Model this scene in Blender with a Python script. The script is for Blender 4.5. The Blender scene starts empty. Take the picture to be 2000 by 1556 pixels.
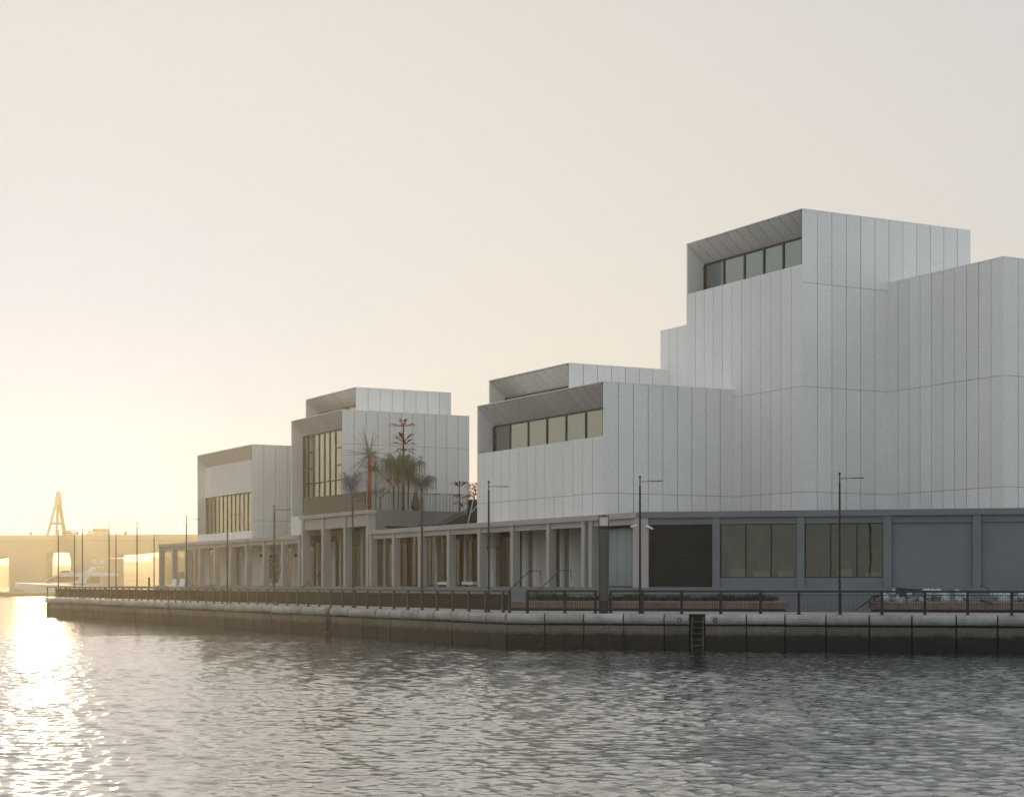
import bpy, bmesh, math, random
import numpy as np
from mathutils import Vector, Matrix
random.seed(7)
R = math.radians
SC = bpy.context.scene
C = SC.collection
PI = math.pi

# ------------------------------------------------------------------ camera
F = 3350.0; EYE = 3.0; HY = 1138.0
cam = bpy.data.cameras.new('camera'); camo = bpy.data.objects.new('camera', cam); C.objects.link(camo)
camo.location = (0, 0, EYE); camo.rotation_euler = (R(90), 0, 0)
cam.sensor_width = 36; cam.lens = 36*F/2000; cam.shift_y = (HY-778)/2000; cam.shift_x = 0
cam.clip_start = 0.5; cam.clip_end = 9000
SC.camera = camo

# ------------------------------------------------------------------ sky, sun, exposure
SUN_AZ = math.atan2(80-1000, F)            # left of the view axis
SUN_EL = R(5.2)
SD = Vector((math.sin(SUN_AZ)*math.cos(SUN_EL), math.cos(SUN_AZ)*math.cos(SUN_EL), math.sin(SUN_EL)))
SUN_STRENGTH = 2.0
HAZE_DENS = 0.00050; HAZE_G = 0.78
SC.view_settings.view_transform = 'Standard'
SC.view_settings.look = 'None'; SC.view_settings.gamma = 1; SC.view_settings.exposure = 0
w = bpy.data.worlds.new('World'); SC.world = w; w.use_nodes = True
nt = w.node_tree; nt.nodes.clear()
def N(t, **k):
    n = nt.nodes.new(t)
    for a, v in k.items(): setattr(n, a, v)
    return n
def M(op, a, b=None, clamp=False):
    n = N('ShaderNodeMath', operation=op, use_clamp=clamp)
    for i, s in enumerate((a, b)):
        if s is None: continue
        if isinstance(s, (int, float)): n.inputs[i].default_value = s
        else: nt.links.new(s, n.inputs[i])
    return n.outputs[0]
def MIX(f, a, b, mode='MIX'):
    n = N('ShaderNodeMix', data_type='RGBA', blend_type=mode)
    n.clamp_result = False
    for idx, s in ((0, f), (6, a), (7, b)):
        if isinstance(s, (int, float)): n.inputs[idx].default_value = s
        elif isinstance(s, tuple): n.inputs[idx].default_value = (*s, 1)
        else: nt.links.new(s, n.inputs[idx])
    return n.outputs[2]
sky = N('ShaderNodeTexSky', sky_type='NISHITA')
sky.sun_disc = False; sky.sun_elevation = SUN_EL; sky.sun_rotation = SUN_AZ
sky.dust_density = 0.3; sky.air_density = 1.0; sky.ozone_density = 1.0
tc = N('ShaderNodeTexCoord')
dotn = N('ShaderNodeVectorMath', operation='DOT_PRODUCT'); nt.links.new(tc.outputs['Generated'], dotn.inputs[0]); dotn.inputs[1].default_value = SD
sep = N('ShaderNodeSeparateXYZ'); nt.links.new(tc.outputs['Generated'], sep.inputs[0])
cosA = dotn.outputs['Value']
up = M('MAXIMUM', sep.outputs['Z'], 0.0)
# dusty air of a Gulf sunset: a milky veil, bright and warm towards the sun, dimmer and cooler behind the viewer
front = M('POWER', M('MAXIMUM', M('ADD', M('MULTIPLY', cosA, 0.5), 0.5), 0.0), 2.3)
broad = M('POWER', M('MAXIMUM', cosA, 0.0), 8.0)
low = MIX(front, (0.60, 0.655, 0.70), (0.74, 0.66, 0.575))
low = MIX(1.0, low, MIX(broad, (0, 0, 0), (0.10, 0.11, 0.08)), 'ADD')
low = MIX(M('POWER', M('MAXIMUM', cosA, 0.0), 45.0), low, (0.0, 0.27, 0.70))
high = MIX(front, (0.56, 0.62, 0.69), (0.655, 0.59, 0.555))
high = MIX(1.0, high, MIX(broad, (0, 0, 0), (0.105, 0.105, 0.075)), 'ADD')
tot = MIX(M('POWER', M('MULTIPLY', up, 2.6, True), 0.8), low, high)
bg1 = N('ShaderNodeBackground'); nt.links.new(sky.outputs[0], bg1.inputs[0]); bg1.inputs[1].default_value = 0.02
bg2 = N('ShaderNodeBackground'); nt.links.new(tot, bg2.inputs[0]); bg2.inputs[1].default_value = 1.0
add = N('ShaderNodeAddShader'); nt.links.new(bg1.outputs[0], add.inputs[0]); nt.links.new(bg2.outputs[0], add.inputs[1])
wo = N('ShaderNodeOutputWorld'); nt.links.new(add.outputs[0], wo.inputs[0])
sl = bpy.data.lights.new('sun', 'SUN'); sl.energy = SUN_STRENGTH; sl.angle = R(1.2); sl.color = (1.0, 0.78, 0.46)
so = bpy.data.objects.new('sun', sl); C.objects.link(so); so.location = SD*300
so.rotation_euler = (-SD).to_track_quat('-Z', 'Y').to_euler()
cy = SC.cycles
cy.use_denoising = True; cy.use_adaptive_sampling = False
cy.max_bounces = 6; cy.diffuse_bounces = 3; cy.glossy_bounces = 3; cy.transmission_bounces = 4; cy.volume_bounces = 0; cy.transparent_max_bounces = 12
cy.sample_clamp_indirect = 3.0; cy.sample_clamp_direct = 12
cy.caustics_reflective = False; cy.caustics_refractive = False

# ------------------------------------------------------------------ frames
_u = Vector((-.475, .880)).normalized(); _r = Vector((_u.y, -_u.x))
O = Vector(((1248-1000)/F*92, 92.0))
def W(a, b, z=0.0):
    p = O + _u*a + _r*b
    return Vector((p.x, p.y, z))
def sa(x, b):
    k = (x-1000)/F; p = W(0, b); return (p.x-k*p.y)/(k*_u.y-_u.x)
def sb(x, a):
    k = (x-1000)/F; p = W(a, 0); return (p.x-k*p.y)/(k*_r.y-_r.x)
def zz(y, p): return EYE + (HY-y)/F*p.y
QC = Vector((-.24, 81.0))
qL = Vector((-44.56, 84.0)); QLEN = qL.length; qL.normalize()
qR = Vector((.966, -.258)).normalized()
class Frame:
    """along s, outward o (towards the water / viewer), up z"""
    def __init__(s, org, d, out): s.o, s.d, s.n = org, d, out
    def __call__(s, t, out, z): p = s.o + s.d*t + s.n*out; return Vector((p.x, p.y, z))
    def t_at(s, x, out=0.0):
        k = (x-1000)/F; p = s.o + s.n*out; return (p.x-k*p.y)/(k*s.d.y-s.d.x)
    @property
    def ang(s): return math.atan2(s.d.y, s.d.x)
qLn = Vector((-qL.y, qL.x)); qRn = Vector((qR.y, -qR.x))
if qLn.dot(-QC) < 0: qLn = -qLn
if qRn.dot(-QC) < 0: qRn = -qRn
QL = Frame(QC, qL, qLn); QR = Frame(QC, qR, qRn)
FR = Frame(O, qR, qRn)                     # right hand ground floor facade
FA = lambda t, out, z: W(t, -out, z)       # arcade facade
GZ = 1.57; FZ = 2.76; RZ = 6.8

# ------------------------------------------------------------------ materials
def mat(name, col, rough=0.6, metal=0.0, var=0.0, vscale=3.0, grain=0.0, gscale=14.0, bump=0.0, bscale=8.0, spec=0.5, var_col=None, coat=0):
    m = bpy.data.materials.new(name); m.use_nodes = True; t = m.node_tree
    b = t.nodes['Principled BSDF']
    b.inputs['Base Color'].default_value = (*col, 1); b.inputs['Roughness'].default_value = rough
    b.inputs['Metallic'].default_value = metal; b.inputs['Specular IOR Level'].default_value = spec
    if coat: b.inputs['Coat Weight'].default_value = coat; b.inputs['Coat Roughness'].default_value = .15
    tcn = t.nodes.new('ShaderNodeTexCoord')
    out = None
    def noise(sc, det=4):
        n = t.nodes.new('ShaderNodeTexNoise'); n.inputs['Scale'].default_value = sc; n.inputs['Detail'].default_value = det
        t.links.new(tcn.outputs['Object'], n.inputs['Vector']); return n.outputs['Fac']
    def mixc(f, a, bb):
        n = t.nodes.new('ShaderNodeMix'); n.data_type = 'RGBA'
        for i, s in ((0, f), (6, a), (7, bb)):
            if isinstance(s, tuple): n.inputs[i].default_value = (*s, 1)
            else: t.links.new(s, n.inputs[i])
        return n.outputs[2]
    def ramp(f, lo, hi):
        n = t.nodes.new('ShaderNodeMapRange'); n.inputs[1].default_value = lo; n.inputs[2].default_value = hi
        t.links.new(f, n.inputs[0]); return n.outputs[0]
    cur = col
    if var:
        c2 = var_col or tuple(x*(1-var) for x in col)
        cur = mixc(ramp(noise(vscale, 6), .35, .65), col, c2)
    if grain:
        g = ramp(noise(gscale, 2), .3, .7)
        n = t.nodes.new('ShaderNodeMix'); n.data_type = 'RGBA'; n.blend_type = 'MULTIPLY'; n.inputs[0].default_value = 1
        if isinstance(cur, tuple): n.inputs[6].default_value = (*cur, 1)
        else: t.links.new(cur, n.inputs[6])
        t.links.new(mixc(g, (1-grain,)*3, (1+grain,)*3), n.inputs[7]); cur = n.outputs[2]
    if not isinstance(cur, tuple): t.links.new(cur, b.inputs['Base Color'])
    if bump:
        bn = t.nodes.new('ShaderNodeBump'); bn.inputs['Strength'].default_value = bump; bn.inputs['Distance'].default_value = .05
        t.links.new(noise(bscale, 5), bn.inputs['Height']); t.links.new(bn.outputs[0], b.inputs['Normal'])
    m['_b'] = 1
    return m
MT = {}
MT['panel'] = mat('white_aluminium_panel', (.86, .85, .815), .38, .0, grain=.075, gscale=11, var=.05, vscale=.25, spec=.6)
MT['soffit'] = mat('grey_soffit_panel', (.80, .75, .71), .5, grain=.16, gscale=12)
MT['core'] = mat('dark_joint', (.07, .07, .07), .8)
MT['louv'] = mat('dark_louvre', (.045, .044, .042), .6)
MT['frame'] = mat('dark_bronze_frame', (.030, .027, .025), .5, .2)
MT['bronze'] = mat('bronze_panel', (.095, .075, .055), .5, .2, var=.15, vscale=2)
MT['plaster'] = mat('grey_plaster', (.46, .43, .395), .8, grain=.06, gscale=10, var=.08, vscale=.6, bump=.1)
MT['plasterShade'] = mat('grey_plaster_shade_toned', (.20, .215, .225), .8, grain=.06, gscale=10, var=.10, vscale=.5, bump=.1)  # same plaster, with the cool shade of its faces put into the colour
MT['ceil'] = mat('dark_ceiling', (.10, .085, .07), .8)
MT['white'] = mat('white_wall', (.78, .76, .71), .6, grain=.04, var=.05, vscale=1)
MT['steel'] = mat('satin_steel', (.33, .42, .50), .30, .55, var=.1, vscale=.5)
MT['ladder'] = mat('rusty_galvanised_steel', (.16, .15, .14), .6, .3, var=.5, vscale=5)
MT['black'] = mat('black_metal', (.018, .019, .021), .42, .3)
MT['rail'] = mat('grey_green_railing', (.018, .021, .025), .42, .3, var=.2, vscale=3)
MT['pave'] = mat('pale_paving', (.36, .33, .30), .8, grain=.1, gscale=4, var=.15, vscale=.7)
MT['terr'] = mat('terracotta_planter', (.23, .15, .12), .7, var=.25, vscale=2, grain=.1)
MT['cap'] = mat('planter_rim', (.30, .24, .21), .7, var=.2, vscale=3)
MT['leaf'] = mat('planter_leaf', (.035, .07, .022), .55, var=.5, vscale=5)
MT['leaf2'] = mat('olive_leaf', (.06, .06, .022), .6, var=.4, vscale=4)
MT['bark'] = mat('bark', (.10, .07, .05), .9)
MT['sack'] = mat('white_sack', (.55, .57, .56), .55, var=.35, vscale=4, var_col=(.34, .40, .38), bump=.6, bscale=9)
MT['tarp'] = mat('black_tarp', (.03, .03, .035), .5, bump=.5)
MT['wood'] = mat('dark_wood', (.06, .045, .035), .8, var=.4)
MT['lampglass'] = mat('opal_lamp_glass', (.78, .66, .60), .35)
MT['plate'] = mat('perforated_plate_light', (.36, .35, .34), .5)
MT['boat'] = mat('white_gelcoat', (.62, .64, .72), .3)
MT['boatglass'] = mat('yacht_glass', (.06, .05, .045), .15)
MT['conc'] = mat('bridge_concrete', (.33, .30, .26), .85, var=.12, vscale=.08)
MT['shore'] = mat('far_sandy_land', (.28, .23, .16), .9, var=.3, vscale=.02)
MT['cctv'] = mat('white_plastic', (.7, .7, .68), .4)
MT['red'] = mat('red_enamel', (.30, .035, .02), .5, var=.2, vscale=8)
MT['redleaf'] = mat('dark_red_metal', (.24, .035, .028), .5, var=.3, vscale=6)
MT['redtrunk'] = mat('orange_red_trunk', (.40, .075, .028), .6, var=.3, vscale=5)
MT['silver'] = mat('silver_wire', (.24, .26, .25), .45, .5)
MT['green'] = mat('green_metal', (.10, .23, .14), .55, var=.3, vscale=5)
MT['yellowgreen'] = mat('olive_green_metal', (.18, .17, .075), .55, var=.3, vscale=5)
MT['bluegrey'] = mat('blue_grey_metal', (.17, .19, .28), .55, var=.3, vscale=5)
MT['mauve'] = mat('mauve_grey_metal', (.19, .165, .15), .6, var=.3, vscale=5)
MT['pink'] = mat('faded_red_metal', (.33, .13, .10), .6, var=.2, vscale=5)
MT['rust'] = mat('rust_brown_metal', (.22, .13, .09), .7, var=.2, vscale=5)
MT['darkcone'] = mat('dark_slate_metal', (.07, .075, .085), .5, var=.4, vscale=6)
MT['brown'] = mat('brown_painted_metal', (.10, .062, .04), .6)
MT['orange'] = mat('orange_glaze', (.65, .12, .03), .4, var=.4, vscale=8, var_col=(.6, .45, .3))
MT['chair'] = mat('white_paint', (.8, .8, .76), .5)
MT['car'] = mat('car_paint_pale', (.5, .48, .44), .3); MT['tyre'] = mat('tyre', (.03, .03, .03), .9)
MT['cardark'] = mat('car_paint_dark', (.08, .08, .09), .3)

def island(m, lo, hi):
    t = m.node_tree; b = t.nodes['Principled BSDF']; inp = b.inputs['Base Color']
    g = t.nodes.new('ShaderNodeNewGeometry'); r = t.nodes.new('ShaderNodeMapRange'); r.inputs[3].default_value = lo; r.inputs[4].default_value = hi
    t.links.new(g.outputs['Random Per Island'], r.inputs[0])
    n = t.nodes.new('ShaderNodeMix'); n.data_type = 'RGBA'; n.blend_type = 'MULTIPLY'; n.inputs[0].default_value = 1
    if inp.links: t.links.new(inp.links[0].from_socket, n.inputs[6])
    else: n.inputs[6].default_value = inp.default_value
    t.links.new(r.outputs[0], n.inputs[7]); t.links.new(n.outputs[2], inp)
island(MT['panel'], .955, 1.03); island(MT['soffit'], .95, 1.04); island(MT['pave'], .88, 1.08); island(MT['terr'], .85, 1.1); island(MT['sack'], .7, 1.15)
def glass_mat(name, tint, metal, rough, bump=0.0, bs=.8):
    m = mat(name, tint, rough, metal, spec=1.0)
    t = m.node_tree; b = t.nodes['Principled BSDF']
    if bump:
        tcn = t.nodes.new('ShaderNodeTexCoord'); mp = t.nodes.new('ShaderNodeMapping'); mp.inputs['Scale'].default_value = (1, 1, 2.2)
        n = t.nodes.new('ShaderNodeTexNoise'); n.inputs['Scale'].default_value = bs; n.inputs['Detail'].default_value = 2
        bn = t.nodes.new('ShaderNodeBump'); bn.inputs['Strength'].default_value = bump; bn.inputs['Distance'].default_value = .08
        t.links.new(tcn.outputs['Object'], mp.inputs[0]); t.links.new(mp.outputs[0], n.inputs['Vector']); t.links.new(n.outputs[0], bn.inputs['Height']); t.links.new(bn.outputs[0], b.inputs['Normal'])
    return m
MT['glassL'] = glass_mat('coated_upper_glass', (.38, .38, .31), .75, .12, .0, .6)
MT['glassT'] = glass_mat('coated_grey_glass', (.26, .31, .30), .65, .12, .0, .6)
MT['glassA'] = glass_mat('coated_band_glass', (.32, .34, .285), .72, .10, .0, .6)
MT['glassD'] = glass_mat('bronze_shop_glass', (.045, .033, .024), .0, .10, .0, .5)
def clear_glass(name, tint, refl=.22, bump=.5):
    m = bpy.data.materials.new(name); m.use_nodes = True; t = m.node_tree; t.nodes.clear()
    tr = t.nodes.new('ShaderNodeBsdfTransparent'); tr.inputs[0].default_value = (*tint, 1)
    gl = t.nodes.new('ShaderNodeBsdfGlossy'); gl.inputs['Roughness'].default_value = .03; gl.inputs['Color'].default_value = (.85, .85, .8, 1)
    mx = t.nodes.new('ShaderNodeMixShader'); fr = t.nodes.new('ShaderNodeFresnel'); fr.inputs[0].default_value = 1.5
    ad = t.nodes.new('ShaderNodeMath'); ad.operation = 'ADD'; ad.inputs[1].default_value = refl; ad.use_clamp = True
    tcn = t.nodes.new('ShaderNodeTexCoord'); n = t.nodes.new('ShaderNodeTexNoise'); n.inputs['Scale'].default_value = .55; n.inputs['Detail'].default_value = 1.5
    bn = t.nodes.new('ShaderNodeBump'); bn.inputs['Strength'].default_value = bump; bn.inputs['Distance'].default_value = .12
    t.links.new(tcn.outputs['Object'], n.inputs['Vector']); t.links.new(n.outputs[0], bn.inputs['Height']); t.links.new(bn.outputs[0], gl.inputs['Normal'])
    o = t.nodes.new('ShaderNodeOutputMaterial')
    t.links.new(fr.outputs[0], ad.inputs[0])
    gg = t.nodes.new('ShaderNodeNewGeometry'); iv = t.nodes.new('ShaderNodeMath'); iv.operation = 'SUBTRACT'; iv.inputs[0].default_value = 1; t.links.new(gg.outputs['Backfacing'], iv.inputs[1])
    ml_ = t.nodes.new('ShaderNodeMath'); ml_.operation = 'MULTIPLY'; t.links.new(ad.outputs[0], ml_.inputs[0]); t.links.new(iv.outputs[0], ml_.inputs[1]); t.links.new(ml_.outputs[0], mx.inputs[0]); t.links.new(tr.outputs[0], mx.inputs[1]); t.links.new(gl.outputs[0], mx.inputs[2]); t.links.new(mx.outputs[0], o.inputs[0])
    return m
MT['clear'] = clear_glass('tinted_clear_glass', (.55, .55, .45), .05)
MT['shopwin'] = clear_glass('wavy_window_glass', (.68, .68, .56), .05, .10)
def emis(name, col, s):
    m = bpy.data.materials.new(name); m.use_nodes = True; b = m.node_tree.nodes['Principled BSDF']
    b.inputs['Base Color'].default_value = (*col, 1); b.inputs['Emission Color'].default_value = (*col, 1); b.inputs['Emission Strength'].default_value = s
    return m
MT['lit'] = emis('lit_ceiling_lamp', (1, .86, .62), 1.5)
# the quay: pale weathered concrete above, a wet dark weed band below the tide mark
def quay_mat():
    m = bpy.data.materials.new('quay_concrete'); m.use_nodes = True; t = m.node_tree; b = t.nodes['Principled BSDF']
    g = t.nodes.new('ShaderNodeNewGeometry'); s = t.nodes.new('ShaderNodeSeparateXYZ'); t.links.new(g.outputs['Position'], s.inputs[0])
    n = t.nodes.new('ShaderNodeTexNoise'); n.inputs['Scale'].default_value = 1.6; n.inputs['Detail'].default_value = 8; t.links.new(g.outputs['Position'], n.inputs['Vector'])
    n2 = t.nodes.new('ShaderNodeTexNoise'); n2.inputs['Scale'].default_value = 9; n2.inputs['Detail'].default_value = 6; t.links.new(g.outputs['Position'], n2.inputs['Vector'])
    a = t.nodes.new('ShaderNodeMath'); a.operation = 'MULTIPLY_ADD'; a.inputs[1].default_value = .30; t.links.new(n.outputs[0], a.inputs[0]); t.links.new(s.outputs[2], a.inputs[2])
    r = t.nodes.new('ShaderNodeValToRGB'); t.links.new(a.outputs[0], r.inputs[0])
    e = r.color_ramp.elements; e[0].position = .35; e[0].color = (.007, .006, .006, 1); e[1].position = .74; e[1].color = (.022, .015, .013, 1)
    for p, c in ((.80, (.085, .08, .06, 1)), (.97, (.155, .15, .125, 1))):
        q = r.color_ramp.elements.new(p); q.color = c
    mx = t.nodes.new('ShaderNodeMix'); mx.data_type = 'RGBA'; mx.blend_type = 'MULTIPLY'; mx.inputs[0].default_value = .75
    r2 = t.nodes.new('ShaderNodeMapRange'); r2.inputs[1].default_value = .3; r2.inputs[2].default_value = .7; r2.inputs[3].default_value = .55; r2.inputs[4].default_value = 1.25; t.links.new(n2.outputs[0], r2.inputs[0])
    t.links.new(r.outputs[0], mx.inputs[6]); t.links.new(r2.outputs[0], mx.inputs[7]); t.links.new(mx.outputs[2], b.inputs['Base Color'])
    bn = t.nodes.new('ShaderNodeBump'); bn.inputs['Strength'].default_value = .6; bn.inputs['Distance'].default_value = .05; t.links.new(n2.outputs[0], bn.inputs['Height']); t.links.new(bn.outputs[0], b.inputs['Normal'])
    b.inputs['Roughness'].default_value = .75
    return m
MT['quay'] = quay_mat()
island(MT['quay'], .75, 1.2)
MT['gapdark'] = mat('dark_joint_recess_shade', (.010, .008, .008), .9)  # near-black for dark joints and the painted shade of the ladder recesses
def stone_mat():
    m = mat('coping_stone', (.45, .445, .425), .75, var=.3, vscale=1.1, grain=.12, gscale=7, bump=.4, bscale=10, var_col=(.31, .30, .28))
    t = m.node_tree; b = t.nodes['Principled BSDF']; inp = b.inputs['Base Color']
    oi = t.nodes.new('ShaderNodeObjectInfo'); r = t.nodes.new('ShaderNodeMapRange'); r.inputs[3].default_value = .80; r.inputs[4].default_value = 1.12; t.links.new(oi.outputs['Random'], r.inputs[0])
    n = t.nodes.new('ShaderNodeMix'); n.data_type = 'RGBA'; n.blend_type = 'MULTIPLY'; n.inputs[0].default_value = 1
    t.links.new(inp.links[0].from_socket, n.inputs[6]); t.links.new(r.outputs[0], n.inputs[7]); t.links.new(n.outputs[2], inp)
    return m
MT['stone'] = stone_mat()

# ------------------------------------------------------------------ mesh helpers
def rloc(p):
    l = Vector((0, 0, 0))
    while p is not None:
        l += p.location; p = p.parent
    return l
class MB:
    def __init__(s): s.v = []; s.f = []
    def add(s, vs, fs):
        n = len(s.v); s.v += [tuple(v) for v in vs]; s.f += [tuple(i+n for i in f) for f in fs]; return s
    def hexa(s, p):       # 8 points: bottom 4 (ring), top 4 (ring)
        return s.add(p, [(3, 2, 1, 0), (4, 5, 6, 7), (0, 1, 5, 4), (1, 2, 6, 5), (2, 3, 7, 6), (3, 0, 4, 7)])
    def box(s, fr, t0, t1, o0, o1, z0, z1):
        return s.hexa([fr(t0, o0, z0), fr(t1, o0, z0), fr(t1, o1, z0), fr(t0, o1, z0), fr(t0, o0, z1), fr(t1, o0, z1), fr(t1, o1, z1), fr(t0, o1, z1)])
    def lbox(s, x0, x1, y0, y1, z0, z1): return s.box(lambda t, o, z: Vector((t, o, z)), x0, x1, y0, y1, z0, z1)
    def quad(s, *p): return s.add(p, [tuple(range(len(p)))])
    def prism(s, poly, z0, z1):
        n = len(poly); v = [(p[0], p[1], z0) for p in poly]+[(p[0], p[1], z1) for p in poly]
        return s.add(v, [tuple(reversed(range(n))), tuple(range(n, 2*n))]+[(i, (i+1) % n, (i+1) % n+n, i+n) for i in range(n)])
    def sweep(s, fr, prof, t0, t1):       # profile of (out, z) along a frame
        n = len(prof); v = [fr(t0, o, z) for o, z in prof]+[fr(t1, o, z) for o, z in prof]
        return s.add(v, [tuple(range(n)), tuple(reversed(range(n, 2*n)))]+[(i, i+n, (i+1) % n+n, (i+1) % n) for i in range(n)])
    def tube(s, pts, rad, n=6, cap=True):
        pts = [Vector(p) for p in pts]; k = len(pts)
        if isinstance(rad, (int, float)): rad = [rad]*k
        base = len(s.v); ref = None
        for i, p in enumerate(pts):
            d = (pts[min(i+1, k-1)]-pts[max(i-1, 0)]).normalized()
            if ref is None: ref = Vector((0, 0, 1)) if abs(d.z) < .9 else Vector((1, 0, 0))
            x = d.cross(ref).normalized(); y = d.cross(x).normalized()
            for j in range(n):
                an = 2*PI*j/n; s.v.append(tuple(p+(x*math.cos(an)+y*math.sin(an))*rad[i]))
        for i in range(k-1):
            for j in range(n):
                a = base+i*n+j; b = base+i*n+(j+1) % n; s.f.append((a, b, b+n, a+n))
        if cap: s.f.append(tuple(base+j for j in reversed(range(n)))); s.f.append(tuple(base+(k-1)*n+j for j in range(n)))
        return s
    def leaf(s, p, d, L, wd, up=Vector((0, 0, 1)), droop=.25):
        d = Vector(d).normalized(); side = d.cross(up)
        side = side.normalized() if side.length > .01 else Vector((1, 0, 0))
        p = Vector(p); m = p+d*L*.45+Vector((0, 0, .08*L)); t = p+d*L-Vector((0, 0, droop*L))
        th = up.normalized()*.012
        s.add([p, m+side*wd/2, t, m-side*wd/2, m+th*2], [(0, 1, 4), (1, 2, 4), (2, 3, 4), (3, 0, 4), (3, 2, 1, 0)]); return s
    def build(s, name, m, parent=None, smooth=False, label=None, recalc=True):
        me = bpy.data.meshes.new(name); l = rloc(parent)
        me.from_pydata([(v[0]-l.x, v[1]-l.y, v[2]-l.z) for v in s.v], [], s.f)
        if recalc:
            bm = bmesh.new(); bm.from_mesh(me); bmesh.ops.recalc_face_normals(bm, faces=bm.faces); bm.to_mesh(me); bm.free()
        me.materials.append(MT[m] if isinstance(m, str) else m)
        if smooth: me.polygons.foreach_set('use_smooth', [True]*len(me.polygons))
        o = bpy.data.objects.new(name, me); C.objects.link(o)
        if parent is not None: o.parent = parent
        if label: o['label'] = label
        return o
def thing(name, label, cat, loc=(0, 0, 0), rz=0.0, group=None):
    o = bpy.data.objects.new(name, None); C.objects.link(o); o.empty_display_size = .3
    o.location = loc; o.rotation_euler = (0, 0, rz); o['label'] = label; o['category'] = cat
    if group: o['group'] = group
    return o
def tag(o, label, cat, group=None):
    o['label'] = label; o['category'] = cat
    if group: o['group'] = group
    return o
def struct(o, label=None, kind='structure'):
    o['kind'] = kind
    if label: o['label'] = label
    return o
def dup(root, loc, rz=0.0, label=None, sc=None):
    r = root.copy(); C.objects.link(r); r.location = loc; r.rotation_euler = (0, 0, rz)
    if sc: r.scale = sc
    if label: r['label'] = label
    for ch in list(root.children):
        c = ch.copy(); C.objects.link(c); c.parent = r
        for g in ch.children:
            d = g.copy(); C.objects.link(d); d.parent = c
    return r

# ------------------------------------------------------------------ ground and water
QE = Vector((QL(QLEN, 0, 0).x, QL(QLEN, 0, 0).y))
QRE = QR(34, 0, 0)
endR = QE+Vector((_r.x, _r.y))*90
back = Vector((150, 260)); br = Vector((QRE.x+110, QRE.y+30))
_a, _b, _c = QR(34, -.45, 0), QL(.15, -.45, 0), QL(QLEN-.4, -.45, 0)
poly = [(_a.x, _a.y), (_b.x, _b.y), (_c.x, _c.y), (endR.x+.4, endR.y), (back.x, back.y), (br.x, br.y)]
inn = []
land = MB().prism(poly, -2.0, GZ-.03).build('ground', 'pave')
struct(land)
# shrink the slab a little behind the quay wall by laying the paving on top
# paving joints are real strips: shallow slabs laid 2 cm apart on the ground
pv = MB()
for i in range(52):
    t0 = i*1.83+.02
    pv.box(QL, t0, t0+1.79, -1.9, -.66, GZ-.03, GZ); pv.box(QL, t0, t0+1.79, -4.6, -1.94, GZ-.03, GZ); pv.box(QL, t0, t0+1.79, -8.9, -4.64, GZ-.03, GZ)
for i in range(18):
    t0 = i*1.83+.02
    for o0, o1 in ((-1.9, -.66), (-4.6, -1.94), (-7.6, -4.64)):
        pv.box(QR, max(t0, .3-o0*.45), max(t0, .3-o0*.45)+1.79 if t0 > 3 else t0+1.79, o0, o1, GZ-.03, GZ+.002)
struct(pv.build('pavement', 'pave'))

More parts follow.
